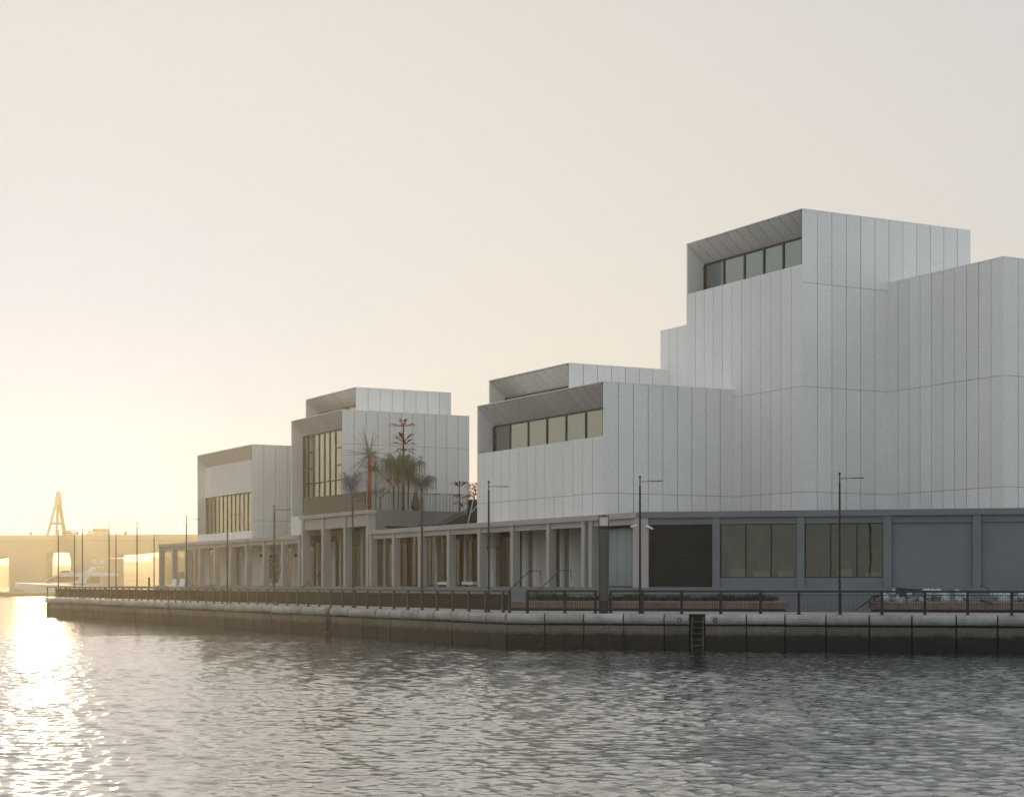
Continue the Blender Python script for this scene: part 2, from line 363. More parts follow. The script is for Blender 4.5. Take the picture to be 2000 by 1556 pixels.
def water():
    # polar fan grid centred under the viewer, fine where waves can be resolved
    rs = list(np.arange(14, 24, .16))+list(np.arange(24, 60, .075))+list(np.arange(60, 100, .11))
    r_ = 100.0
    while r_ < 1900: rs.append(r_); r_ *= 1.006
    rs = np.array(rs)
    th = np.concatenate([np.linspace(-1.4, -.36, 60, endpoint=False), np.linspace(-.36, .36, 760), np.linspace(.36, 1.4, 61)[1:]])
    Rg, Tg = np.meshgrid(rs, th, indexing='ij')
    X = Rg*np.sin(Tg); Y = Rg*np.cos(Tg)
    rng = np.random.RandomState(3)
    Z = np.zeros_like(X); dX = np.zeros_like(X); dY = np.zeros_like(X)
    # calm and ruffled patches
    patch = np.zeros_like(X)
    for k in range(14):
        lx = rng.uniform(9, 30); ly = rng.uniform(5, 14); ph = rng.uniform(0, 6.28); s1 = rng.choice([-1, 1])
        patch += np.sin(X/lx*2*np.pi*.6+s1*Y/ly*2*np.pi*.5+ph)
    patch = patch/14**.5
    amp = np.clip(1.0+.17*patch, .6, 1.3)
    Nw = 120
    lam = np.exp(rng.uniform(np.log(.15), np.log(.85), Nw))
    for L in lam:
        d = rng.normal(0, .7)                                 # travel towards / away from the viewer, spread
        if rng.rand() < .5: d += .35
        kx, ky = math.sin(d)*2*np.pi/L, math.cos(d)*2*np.pi/L
        k = 2*np.pi/L
        s = .0165*(1.35 if .24 < L < .55 else .85)*rng.uniform(.6, 1.3)
        if L > .8: s *= .75
        A = s/k
        fade = np.clip(1.25-Rg/(90*L**.6+70), 0, 1) if L < 1.2 else 1.0
        ph = kx*X+ky*Y+rng.uniform(0, 6.28)
        sn = np.sin(ph); cs = np.cos(ph)
        Z += A*fade*sn; dX += A*fade*cs*kx/k*1.15; dY += A*fade*cs*ky/k*1.15
    Z *= amp; dX *= amp; dY *= amp
    far = np.clip(1-(Rg-160)/500, 0.25, 1)
    Z *= far; dX *= far; dY *= far
    V = np.stack([X+dX, Y+dY, Z], -1).reshape(-1, 3)
    n, m = X.shape
    idx = np.arange(n*m).reshape(n, m)
    Fc = np.stack([idx[:-1, :-1], idx[:-1, 1:], idx[1:, 1:], idx[1:, :-1]], -1).reshape(-1, 4)[:, ::-1]
    me = bpy.data.meshes.new('water')
    me.vertices.add(len(V)); me.vertices.foreach_set('co', V.astype(np.float32).ravel())
    me.loops.add(Fc.size); me.loops.foreach_set('vertex_index', Fc.astype(np.int32).ravel())
    me.polygons.add(len(Fc)); me.polygons.foreach_set('loop_start', np.arange(0, Fc.size, 4, dtype=np.int32)); me.polygons.foreach_set('loop_total', np.full(len(Fc), 4, np.int32))
    me.polygons.foreach_set('use_smooth', np.ones(len(Fc), bool)); me.update(); me.validate()
    if me.polygons[0].normal.z < 0: me.flip_normals()
    m_ = bpy.data.materials.new('creek_water'); m_.use_nodes = True; t = m_.node_tree; b = t.nodes['Principled BSDF']
    b.inputs['Base Color'].default_value = (.012, .028, .031, 1); b.inputs['Roughness'].default_value = .07; b.inputs['IOR'].default_value = 1.8; b.inputs['Specular IOR Level'].default_value = .75
    g = t.nodes.new('ShaderNodeNewGeometry'); mp = t.nodes.new('ShaderNodeMapping'); mp.inputs['Scale'].default_value = (1.0, 1.5, 1); t.links.new(g.outputs['Position'], mp.inputs[0])
    n1 = t.nodes.new('ShaderNodeTexNoise'); n1.inputs['Scale'].default_value = 8.0; n1.inputs['Detail'].default_value = 3; t.links.new(mp.outputs[0], n1.inputs['Vector'])
    bn = t.nodes.new('ShaderNodeBump'); bn.inputs['Strength'].default_value = .15; bn.inputs['Distance'].default_value = .04
    t.links.new(n1.outputs[0], bn.inputs['Height']); t.links.new(bn.outputs[0], b.inputs['Normal'])
    gl = t.nodes.new('ShaderNodeBsdfGlossy'); gl.inputs['Color'].default_value = (.86, .86, .85, 1); gl.inputs['Roughness'].default_value = .06; t.links.new(bn.outputs[0], gl.inputs['Normal'])
    lw = t.nodes.new('ShaderNodeLayerWeight'); lw.inputs['Blend'].default_value = .5
    pw = t.nodes.new('ShaderNodeMath'); pw.operation = 'POWER'; pw.inputs[1].default_value = 3.6; t.links.new(lw.outputs['Facing'], pw.inputs[0])
    p2 = t.nodes.new('ShaderNodeMath'); p2.operation = 'MULTIPLY'; p2.inputs[1].default_value = .85; t.links.new(pw.outputs[0], p2.inputs[0])
    mx = t.nodes.new('ShaderNodeMixShader'); t.links.new(p2.outputs[0], mx.inputs[0]); t.links.new(b.outputs[0], mx.inputs[1]); t.links.new(gl.outputs[0], mx.inputs[2])
    t.links.new(mx.outputs[0], t.nodes['Material Output'].inputs['Surface'])
    me.materials.append(m_)
    o = bpy.data.objects.new('water', me); C.objects.link(o); struct(o)
water()

# ------------------------------------------------------------------ quay walls
def quay(fr, n, step, label, niches=(), t_first=0.0, jit=0.0):
    root = thing('quay_wall', label, 'quay wall', fr(0, 0, 0))
    prof = [(-.62, 1.10), (.02, 1.10), (.10, 1.16), (.14, 1.27), (.13, 1.40), (.07, 1.51), (-.03, 1.575), (-.62, 1.575)]
    edges = [t_first]
    rr = random.Random(5)
    while edges[-1] < n: edges.append(edges[-1]+step*(1+rr.uniform(-jit, jit)))
    edges[-1] = n
    for a, b in zip(edges[:-1], edges[1:]):
        if b-a < .4: continue
        g = .055 if fr is QL else .032; hit = [q for q in niches if a < q < b]
        dz = rr.uniform(-.012, .012); do = rr.uniform(-.012, .012)
        pf = [(o+(do if o > -.5 else 0), z+dz) for o, z in prof]
        parts = [(a+g, b-g)] if not hit else [(a+g, hit[0]-.42), (hit[0]+.42, b-g)]
        for q0, q1 in parts:
            if q1-q0 < .08: continue
            mb = MB()
            mb.sweep(fr, pf, q0, q1); mb.build('coping_stone', 'stone', root)
    wl = MB(); wl2 = MB()
    for i, (a, b) in enumerate(zip(edges[:-1], edges[1:])):
        g = .03; c = rr.uniform(-.02, .02)
        cuts = [(a+g, b-g)]; hit = [q for q in niches if a < q < b]
        if hit: cuts = [(a+g, hit[0]-.42), (hit[0]+.42, b-g)]
        for q0, q1 in cuts:
            if q1 > q0: wl.box(fr, q0, q1, -.5, .03+c, -1.5, 1.02)
    wl.build('block_wall', 'quay', root)
    t = 0
    wl2.box(fr, edges[0], n, -.6, -.16, -1.6, 1.09)
    ns_ = [edges[0]]+[v for q in sorted(niches) for v in (q-.44, q+.44)]+[n]
    for q0, q1 in zip(ns_[::2], ns_[1::2]): wl2.box(fr, q0, q1, -.60, -.05, 1.105, 1.49)
    for q in niches: wl2.box(fr, q-.44, q+.44, -.8, -.17, 1.09, 1.566)  # near-black box stands in for the shade inside the ladder recess
    wl2.build('joint_backing', 'gapdark', root)
    return root
lt = [QL.t_at(643), QL.t_at(333)]
quay(QL, QLEN, 1.86, 'long pale stone quay wall receding to the left below the arcade', lt, 0.0, .10)
rt = [QR.t_at(1363)]
quay(QR, 33, 1.83, 'stone faced quay wall running right from the corner below the picture windows', rt, 0.0, .05)
endw = Frame(QE, Vector((_r.x, _r.y)), Vector((-_r.y, _r.x)))
eq = thing('quay_wall', 'short return of the quay wall at its far left end', 'quay wall', endw(0, 0, 0))
MB().box(endw, 0.05, 60, -.5, .03, -1.5, 1.08).build('block_wall', 'quay', eq)
MB().box(endw, -.1, 60, -.62, .12, 1.10, 1.575).build('coping_stone', 'stone', eq)

def ladder(fr, t, label, rungs=True):
    ro = thing('quay_ladder', label, 'ladder', fr(t, 0, 0), group='ladders in the quay wall recesses')
    for s in (-.26, .26): MB().tube([fr(t+s, .12, -.6), fr(t+s, .12, 1.20), fr(t+s, -.1, 1.42)], .028, 6).build('side_rail', 'ladder', ro)
    for k in range(7): MB().tube([fr(t-.26, .12, -.4+k*.27), fr(t+.26, .12, -.4+k*.27)], .018, 6).build('rung', 'ladder', ro)
    for s in (-.235, .235): MB().box(fr, t+s-.03, t+s+.03, -.15, .12, .72, .78).build('bracket', 'ladder', ro)
    return ro
ladder(QR, rt[0], 'steel ladder in the dark recess of the right quay wall')
ladder(QL, lt[0], 'rusty ladder in the quay wall recess below the tall portico')
ladder(QL, lt[1], 'farthest ladder recess in the quay wall near the left end')
for x, lb in ((1328, 'iron mooring ring in a square stone left of the ladder'), (1398, 'rusted mooring ring in the coping right of the ladder')):
    t = QR.t_at(x); ro = thing('mooring_ring', lb, 'mooring ring', QR(t, .14, 1.3), group='mooring rings in the coping')
    MB().box(QR, t-.16, t+.16, .13, .155, 1.17, 1.47).build('plate', 'stone', ro)
    MB().tube([QR(t+.09*math.cos(q), .20, 1.30+.09*math.sin(q)) for q in np.linspace(0, 2*PI, 13)], .02, 6, False).build('ring', 'frame', ro)

# ------------------------------------------------------------------ railings
def railing(fr, length, label, t0=0.0, step=1.83, ts=None, gaps=()):
    root = thing('promenade_railing', label, 'railing', fr(t0, -.32, GZ))
    o = -.32; z = GZ
    ts = ts or list(np.arange(t0, length, step))
    for t in ts:
        mb = MB(); mb.box(fr, t-.065, t+.065, o-.05, o+.05, z, z+1.00).box(fr, t-.13, t+.13, o-.09, o+.09, z+.008, z+.025)
        mb.box(fr, t-.07, t+.07, o-.02, o+.02, z+.84, z+.875).box(fr, t-.07, t+.07, o-.02, o+.02, z+.15, z+.185)
        mb.build('post', 'rail', root)
    for a, b in zip(ts[:-1], ts[1:]):
        if b-a < .4 or any(a < g < b for g in gaps): continue
        mb = MB(); mb.box(fr, a+.05, b-.05, o-.012, o+.012, z+.12, z+.15).box(fr, a+.05, b-.05, o-.012, o+.012, z+.875, z+.905)
        n = max(2, int(round((b-a-.1)/.112)))
        for k in range(1, n):
            x = a+.05+(b-a-.1)*k/n; mb.box(fr, x-.0065, x+.0065, o-.024, o+.024, z+.15, z+.875)
        mb.build('baluster_panel', 'rail', root)
    mb = MB(); segs = [(ts[0]-.05, ts[-1]+.05)]
    for g in gaps: segs = [(segs[0][0], g-.3), (g+.3, segs[0][1])]
    for a, b in segs: mb.sweep(fr, [(o-.055, z+1.00), (o+.055, z+1.00), (o+.055, z+1.07), (o+.02, z+1.10), (o-.02, z+1.10), (o-.055, z+1.07)], a, b)
    mb.build('handrail', 'rail', root)
tl = [0.35]+[1.0+1.83*i for i in range(int((QLEN-1.4)/1.83))]
railing(QL, QLEN, 'long dark railing receding along the left quay', ts=tl)
pil = QR.t_at(1176)
railing(QR, 33, 'dark metal railing along the quay edge on the right of the corner', ts=[.92, 2.74, 4.2, 4.93, 6.43, 8.27, 10.08, 11.9, 13.63, 15.48, 17.32, 19.19, 21.03, 22.9, 24.7, 26.5, 28.4], gaps=(pil,))
rr_ = thing('promenade_railing', 'far left return of the quay railing', 'railing', endw(0, -.3, GZ))
MB().box(endw, 0, 30, -.36, -.28, GZ+1.02, GZ+1.1).build('handrail', 'rail', rr_)
mbp = MB()
for i in range(17):
    MB().box(endw, i*1.83, i*1.83+.1, -.36, -.28, GZ, GZ+1.02).build('post', 'rail', rr_)

# ------------------------------------------------------------------ street lamps (slim poles with a thin arm)
lp = thing('lamp_post', 'x', 'street lamp', (0, 0, 0), 0, 'slim lamp posts along the quay')
MB().tube([(0, 0, .02), (0, 0, 5.95)], [.062, .045], 10).build('pole', 'black', lp)
MB().tube([(0, 0, 5.95), (0, 0, 6.02), (0, 0, 6.3), (0, 0, 6.34), (0, 0, 6.42)], [.03, .028, .028, .06, .035], 8).build('finial', 'black', lp)
MB().tube([(0, 0, 6.14), (1.05, 0, 6.17)], [.017, .013], 6).build('arm', 'black', lp)
MB().lbox(.45, 1.1, -.04, .04, 6.135, 6.15).build('lamp_head', 'black', lp)
MB().lbox(-.15, .15, -.15, .15, 0, .02).build('base_plate', 'black', lp)
lamps = [(QR, 1640, 'rightmost lamp post, beside the second picture window'), (QR, 1250, 'lamp post at the corner by the black louvre'),
         (QL, 954.5, 'lamp post in front of the red wall lamp right of the terrace stair'), (QL, 824.3, 'lamp post in front of the sculpture terrace railing'),
         (QL, 689, 'lamp post in front of the tall portico'), (QL, 535.5, 'lamp post in front of the leafy tree in the arcade'),
         (QL, 444, 'lamp post in front of the slatted upper window'), (QL, 364, 'lamp post just left of the leftmost upper building'),
         (QL, 267.6, 'lamp post standing against the open bridge span'), (QL, 213, 'lamp post between yacht mast and bridge span'),
         (QL, 161, 'lamp post rising in front of the yacht cabin'), (QL, 114, 'leftmost lamp post, below the lattice tower')]
for i, (fr, x, lb) in enumerate(lamps):
    t = fr.t_at(x, -.5); p = fr(t, -.5, GZ)
    p = fr(t, -.5, GZ)
    rz = math.atan2(qR.y, qR.x) if fr is QR else math.atan2(_r.y, _r.x)
    if i == 0: lp.location = p; lp.rotation_euler = (0, 0, rz); lp['label'] = lb
    else: dup(lp, p, rz, lb)
for x, b, lb in ((301, 22, 'thin far lamp post just left of the arcade end'), (226.5, 14, 'thin far lamp post right of the yacht'), (145.5, 3, 'thin far lamp post over the yacht cabin front')):
    t = endw.t_at(x, -2.0); dup(lp, endw(min(max(t, 1), 58), -2.0, GZ), math.atan2(_r.y, _r.x), lb)

# ------------------------------------------------------------------ pierced lantern pillar
pz = thing('lantern_pillar', 'tall dark pierced pillar with a pale square lantern head at the corner', 'lantern pillar', QR(pil, -.34, GZ))
pz['label'] = 'tall dark pierced pillar with pale square lantern head near the quay corner'
a_ = math.atan2(qR.y, qR.x)+R(14)
lf = Frame(Vector((QR(pil, -.34, 0).x, QR(pil, -.34, 0).y)), Vector((math.cos(a_), math.sin(a_))), Vector((math.sin(a_), -math.cos(a_))))
hw = .22
MB().box(lf, -hw, hw, -hw, hw, GZ, GZ+4.05).build('column', 'black', pz)
d = MB()
for zi in range(52):
    z0 = GZ+.62+zi*.064
    for k in range(5):
        x = -.15+k*.075+(.018 if zi % 2 else -.018)
        d.box(lf, x-.015, x+.015, hw, hw+.006, z0, z0+.030)
        lf2 = Frame(lf.o, lf.n, lf.d)
        d.box(lf2, x-.014, x+.014, hw, hw+.006, z0, z0+.030)
d.build('pierced_plate', 'plate', pz)
MB().box(lf, -.20, .20, -.20, .20, GZ+4.09, GZ+4.52).build('lamp_glass', 'lampglass', pz)
fm = MB(); fm.box(lf, -.26, .26, -.26, .26, GZ+4.05, GZ+4.09).box(lf, -.24, .24, -.24, .24, GZ+4.52, GZ+4.56)
for sx in (-1, 1):
    for sy in (-1, 1): fm.box(lf, min(sx*.205, sx*.235), max(sx*.205, sx*.235), min(sy*.205, sy*.235), max(sy*.205, sy*.235), GZ+4.09, GZ+4.52)
fm.build('lantern_frame', 'black', pz)
MB().tube([lf(0, 0, GZ+4.56), lf(0, 0, GZ+4.62)], [.12, .03], 8).build('finial', 'black', pz)

# ------------------------------------------------------------------ gallery blocks
def clad(fr, t0, t1, z0, z1, pw, joints, first=None, gap=.038, th=.05, rr=random):
    """thin panels in front of the plane out=0; joints = heights of horizontal joints"""
    mb = MB(); n = max(1, round((t1-t0)/pw)); xs = [t0+(t1-t0)*i/n for i in range(n+1)]
    zs = [z0]+[j for j in sorted(joints) if z0+.1 < j < z1-.1]+[z1]
    for a, b in zip(xs[:-1], xs[1:]):
        for q, (c, d) in enumerate(zip(zs[:-1], zs[1:])):
            g = gap/2
            e0 = 0 if a == xs[0] else g; e1 = 0 if b == xs[-1] else g
            f0 = 0 if c == zs[0] else g*.55; f1 = 0 if d == zs[-1] else g*.55
            w4 = [th+rr.uniform(-.007, .007) for _ in range(4)]
            P = [fr(a+e0, 0, c+f0), fr(b-e1, 0, c+f0), fr(b-e1, w4[0], c+f0), fr(a+e0, w4[1], c+f0), fr(a+e0, 0, d-f1), fr(b-e1, 0, d-f1), fr(b-e1, w4[2], d-f1), fr(a+e0, w4[3], d-f1)]
            mb.hexa(P)
    return mb
def block(root, a0, a1, b0, b1, z0, z1, jointsL=(), jointsR=(), hood=None, pwL=1.0, pwR=1.0, roof=True):
    """a box with its long left face at b0 and its right hand face at a0; hood = dict(d, wall, head, sill, muls)"""
    T = .05
    LF = lambda t, o, z: W(t, b0+T-o, z)              # left family face
    RF = lambda t, o, z: W(a0+T-o, t, z)              # right family face
    rr = random.Random(int(a0*100))
    zw = hood['wall'] if hood else z1
    d = hood['d'] if hood else 0
    core = MB()
    core.box(lambda t, o, z: W(t, o, z), a0+T, a1-.001, b0+T, b1, z0, zw-(.02 if hood else 0))
    if hood: core.box(lambda t, o, z: W(t, o, z), a0+T, a1-.001, b0+d+.08, b1, zw-.02, z1-.02)
    if hood:
        core.box(lambda t, o, z: W(t, o, z), a0+T, a0+T+.06, b0+T, b0+d+.08, zw-.02, z1-.06)
    core.build('wall', 'core', root)
    clad(LF, a0+.0, a1, z0, zw, pwL, jointsL, rr=rr).build('cladding', 'panel', root)
    clad(RF, b0+T, b1, z0, z1, pwR, jointsR, rr=rr).build('cladding', 'panel', root)
    rf = MB()
    if hood:
        # cross-section (b,z) wedge swept along a: sharp front edge, sloping soffit behind
        hd = hood['head']
        sw = lambda t, o, z: W(t, b0+o, z)
        rf.sweep(sw, [(0.0, z1-.05), (d+.09, hd+.06), (d+.09, z1-.02), (0.0, z1-.02)], a0+T+.06, a1-.12)
        rf.build('hood', 'core', root)
        sf = MB(); n = max(1, round((a1-a0)/1.0))
        for i in range(n):
            q0 = a0+T+.07+(a1-.13-a0-T-.07)*i/n+.022; q1 = a0+T+.07+(a1-.13-a0-T-.07)*(i+1)/n-.022
            sf.sweep(sw, [(.0, z1-.055), (d+.06, hd), (d+.06, hd+.03), (0.0, z1-.03)], q0, q1)
        sf.build('soffit', 'soffit', root)
        # far side reveal
        MB().box(lambda t, o, z: W(t, o, z), a1-.12, a1, b0, b0+d+.1, zw, z1-.02).build('reveal', 'panel', root)
        wi = thing_part('window', root)
        aw0, aw1 = a0+T+.07, a1-.125
        G = lambda t, o, z: W(t, b0+d-o, z)
        xs_ = [aw0]+sorted(x for x in hood['muls'] if aw0+.15 < x < aw1-.15)+[aw1]
        for x0_, x1_ in zip(xs_[:-1], xs_[1:]):
            k0, k1 = rr.uniform(-.006, .006), rr.uniform(-.006, .006)
            MB().hexa([G(x0_, -.03, hood['sill']), G(x1_, -.03, hood['sill']), G(x1_, -.012+k0, hood['sill']), G(x0_, -.012, hood['sill']), G(x0_, -.03, hd+.02), G(x1_, -.03, hd+.02), G(x1_, -.012+k1, hd+.02), G(x0_, -.012-k0, hd+.02)]).build('pane', hood.get('glass', 'glassL'), wi)
        mu = MB()
        mu.box(G, aw0, aw1, -.008, .05, hd-.10, hd)
        mu.box(G, aw0, aw1, -.008, .10, hood['sill'], hood['sill']+.08)
        mu.box(G, aw1-.10, aw1, -.008, .10, hood['sill']+.08, hd-.10)
        for x in hood['muls']:
            mu.box(G, x-hood.get('mw', .055), x+hood.get('mw', .055), -.008, .04, hood['sill']+.08, hd-.10)
        for x0, x1, z in hood.get('trans', ()): mu.box(G, x0, x1, -.006, .07, z-.04, z+.04)
        mu.build('mullions', 'frame', wi)
    cap = MB()
    if hood:
        MB().box(lambda t, o, z: W(t, o, z), a0-.01, a1+.01, b0-.01, b1, z1, z1+.06).build('roof_edge', 'panel', root)
    else:
        MB().box(lambda t, o, z: W(t, o, z), a0-.01, a1+.01, b0-.01, b1, z1, z1+.06).build('roof_edge', 'panel', root)
def thing_part(name, parent):
    # a window is its reveal frame mesh plus pane and mullions below it
    o = MB().lbox(0, .02, 0, .02, 0, .02)
    o.v = [(v[0]+parent.location.x, v[1]+parent.location.y, v[2]+parent.location.z) for v in o.v]
    return o.build(name, 'core', parent)
def pz_(x, y, b):                         # height of a pixel on the plane b
    a = sa(x, b); return zz(y, W(a, b))
def muls(xs, b): return [sa(x, b) for x in xs]

RG = thing('gallery_building', 'tallest white panelled gallery cluster stepping up on the right', 'building', W(8, 8, RZ))
bA = .4; aA0 = sa(1177, bA); aA1 = sa(932, bA); bC = sb(1434, aA0)
zA = pz_(1177, 746, bA)
jA = pz_(1177, 962, bA)
d = 1.15
block(RG, aA0, aA1, bA, bC, RZ, zA, (jA,), (jA,), dict(d=d, wall=pz_(1177, 851, bA), sill=pz_(1177, 860, bA+d), head=pz_(963, 832.5, bA+d),
      muls=muls([996.5, 1032, 1068.5, 1106, 1144.5], bA+d), glass='glassA'), 1.10, 1.0)
bB = 2.35; aB0 = sa(1110, bB); aB1 = sa(955, bB); zB = pz_(1110, 710, bB)
block(RG, aB0, aB1, bB, bC, RZ, zB, (), (), dict(d=d, wall=pz_(1110, 775, bB), sill=pz_(1110, 780, bB+d), head=pz_(984, 779, bB+d), muls=muls([999, 1015, 1032, 1048.5, 1065, 1082, 1100], bB+d), mw=.05), 1.0, 1.0)
aC0 = sa(1566, bC); aC1 = sa(1341, bC); bE = sb(1734, aC0)
zC = pz_(1566, 409, bC)
def pzr(x, y, a):
    b = sb(x, a); return zz(y, W(a, b))
jC1 = pzr(1566, 551, aC0); jC2 = pzr(1566, 754, aC0); jC3 = pzr(1566, 960, aC0)
dC = 1.25
block(RG, aC0, aC1, bC, sb(1895.5, aC0), RZ, zC, (jC2, jC3), (jC1, jC2, jC3), dict(d=dC, wall=pz_(1566, 516, bC), sill=pz_(1566, 525, bC+dC), head=pz_(1375, 517, bC+dC),
      muls=muls([1414.5, 1454.5, 1492.5, 1530.5], bC+dC), glass='glassT', mw=.07), .94, 1.0)
aD1 = sa(1290, bC)
block(RG, aC1+.003, aD1, bC, bC+7, RZ, pz_(1290, 648, bC), (), ())
aE0 = sa(1960, bE); zE = pz_(1962, 502, bE)
block(RG, aE0, aC0+.05-.003, bE, bE+9, RZ, zE, (jC2, jC3), (jC2, jC3), None, .95, 1.0)

MG = thing('gallery_building', 'middle white gallery building behind the sculpture terrace', 'building', W(47, 6, RZ))
bM = .3; aM0 = sa(667.5, bM); aM1 = sa(568.7, bM); zM = pz_(667.5, 800.7, bM); bM1 = sb(916.5, aM0)
dM = 1.05; TZ = 8.28
jM = pzr(667.5, 866, aM0)
hz = pz_(592, 852.5, bM+dM)
ml = muls([602, 612.5, 623.5, 634, 644.5, 655.5], bM+dM)
block(MG, aM0, aM1, bM, bM1, TZ, zM, (), (jM,), dict(d=dM, wall=TZ+.05, sill=TZ+.3, head=hz, muls=ml, mw=.075,
      trans=[(ml[0], ml[1], pz_(607, 883, bM+dM)), (ml[0], ml[1], pz_(607, 916, bM+dM)), (aM0+.2, ml[5], pz_(661, 874, bM+dM)), (aM0+.2, ml[5], pz_(661, 908, bM+dM)), (aM0+.2, aM1-.3, pz_(607, 944.5, bM+dM))]), 1.0, 1.0)
# solid pier left of the window, down past the terrace slab to the arcade roof
MB().box(lambda t, o, z: W(t, o, z), 49.75, aM1, -.02+bM, bM1, RZ, TZ-.002).build('lower_wall', 'white', MG)
bK = 3.0; aK0 = sa(694, bK); aK1 = sa(597, bK); zK = pz_(694, 757, bK)
block(MG, aK0, aK1, bK, sb(881, aK0), TZ, zK, (), (), dict(d=1.1, wall=pz_(694, 800, bK), sill=pz_(694, 805, bK+1.1), head=pz_(618, 808.5, bK+1.1), muls=muls([635, 657, 680], bK+1.1), mw=.05), 1.0, 1.0)

LG = thing('gallery_building', 'leftmost and lowest white gallery block with slatted window', 'building', W(69, 6, RZ))
bL = .3; aL0 = sa(491.6, bL); aL1 = sa(385.3, bL); zL = pz_(491.6, 868.4, bL); dL = .9
zs_ = pz_(491.6, 1044.5-9, bL)
block(LG, aL0, aL1, bL, 13, RZ, zL, (), (pzr(491.6, 1016, aL0),), dict(d=dL, wall=pz_(491.6, 1036, bL), sill=pz_(491, 1040, bL+dL), head=pz_(404, 914.5, bL+dL),
      muls=muls([413, 420.5, 428, 436, 444, 452, 460, 468, 476.5, 484.5], bL+dL), mw=.06), 1.0, 1.05)
# white infill panel over the upper half of that window recess
hd2 = pz_(491, 961, bL+dL)
MB().box(lambda t, o, z: W(t, o, z), aL0+.12, sa(413, bL+dL-.35), bL+dL-.38, bL+dL-.14, hd2, pz_(404, 914.5, bL+dL)+.0).build('infill_panel', 'white', LG)
MB().box(lambda t, o, z: W(t, o, z), sa(413, bL+dL-.35)+.01, aL1-.13, bL+dL-.25, bL+dL-.14, hd2, pz_(404, 914.5, bL+dL)).build('infill_panel', 'panel', LG)

# ------------------------------------------------------------------ ground floor arcade
AR = thing('arcade_building', 'long grey ground floor arcade of tall square columns under the white galleries', 'building', W(44, 6, GZ))
B = lambda t, o, z: W(t, o, z)            # raw (a,b,z)
cols = [87.5, 83.3, 79.2, 74.95, 70.7, 66.4, 62.3, 58.05, 53.7, 49.95]
colsR = [35.85, 31.9, 27.6, 23.2, 18.8, 14.4, 9.95, 5.9, 5.1]
colsP = [49.15, 44.95, 40.6, 36.4]
for c in cols+colsR: MB().box(B, c-.18, c+.18, 0, .5, FZ, 6.5).build('column', 'plaster', AR)
for c in colsP: MB().box(B, c-.19, c+.19, -.02, .62, FZ, 8.0).build('column', 'plaster', AR)
c5 = MB(); c5.prism([W(0, 0)[:2], W(.62, 0)[:2], W(.62, .5)[:2], (FR(.55, -.5, 0).x, FR(.55, -.5, 0).y), (FR(.5, 0, 0).x, FR(.5, 0, 0).y)], FZ, 6.5); c5.build('column', 'plaster', AR)
# second row inside
for c in (72.8, 64.4, 56.0, 51.8, 47.0, 42.7, 38.5, 29.7, 25.3, 21.0, 16.6, 12.1): MB().box(B, c-.17, c+.17, 2.3, 2.6, FZ, 6.3 if c > 49 or c < 36 else 7.14).build('inner_column', 'plaster', AR)
def seg(l, z0, z1, b0, b1, name, m):
    mb = MB()
    for q0, q1 in l: mb.box(B, q0, q1, b0, b1, z0, z1)
    mb.build(name, m, AR)
seg([(49.77, 87.7)], 6.5, RZ, -.06, .6, 'fascia_band', 'plaster')
seg([(.25, 36.03)], 6.5, RZ, -.06, .6, 'fascia_band', 'plaster')
seg([(36.1, 49.7)], 8.0, TZ, -.08, .6, 'fascia_band', 'plaster')
def lintels(cs, z0, z1, hwid, b0, b1):
    for p, q in zip(cs[:-1], cs[1:]):
        if p-q < 1.2: continue
        MB().box(B, q+hwid, p-hwid, b0, b1, z0, z1).build('lintel', 'plaster', AR)
lintels(cols, 6.16, 6.497, .18, .12, .45); lintels(colsR+[.30], 6.16, 6.497, .18, .12, .45); lintels(colsP, 7.14, 7.997, .19, .12, .5)
# roof slabs
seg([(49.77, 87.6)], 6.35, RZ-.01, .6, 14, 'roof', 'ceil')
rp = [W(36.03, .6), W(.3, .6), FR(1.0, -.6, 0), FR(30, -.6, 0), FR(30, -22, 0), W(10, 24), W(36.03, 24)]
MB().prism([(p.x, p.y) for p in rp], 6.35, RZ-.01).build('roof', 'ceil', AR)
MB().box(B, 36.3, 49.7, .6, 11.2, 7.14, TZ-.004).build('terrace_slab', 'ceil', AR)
# terrace slab edge, plaster coloured darker for its shaded face, and portal return column
MB().box(B, 36.1, 36.3, .6, 10.6, 7.14, TZ).build('slab_edge', 'plasterShade', AR)
MB().box(B, 36.1, 36.45, .63, 1.3, RZ, 7.14).build('column', 'plasterShade', AR)
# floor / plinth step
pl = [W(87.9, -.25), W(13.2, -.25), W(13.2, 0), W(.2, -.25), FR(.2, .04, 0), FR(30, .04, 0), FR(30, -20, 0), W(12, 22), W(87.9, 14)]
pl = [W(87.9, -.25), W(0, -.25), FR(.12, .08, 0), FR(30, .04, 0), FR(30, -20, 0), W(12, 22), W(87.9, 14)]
MB().prism([(p.x, p.y) for p in pl], GZ-.05, FZ).build('plinth', 'plasterShade', AR)
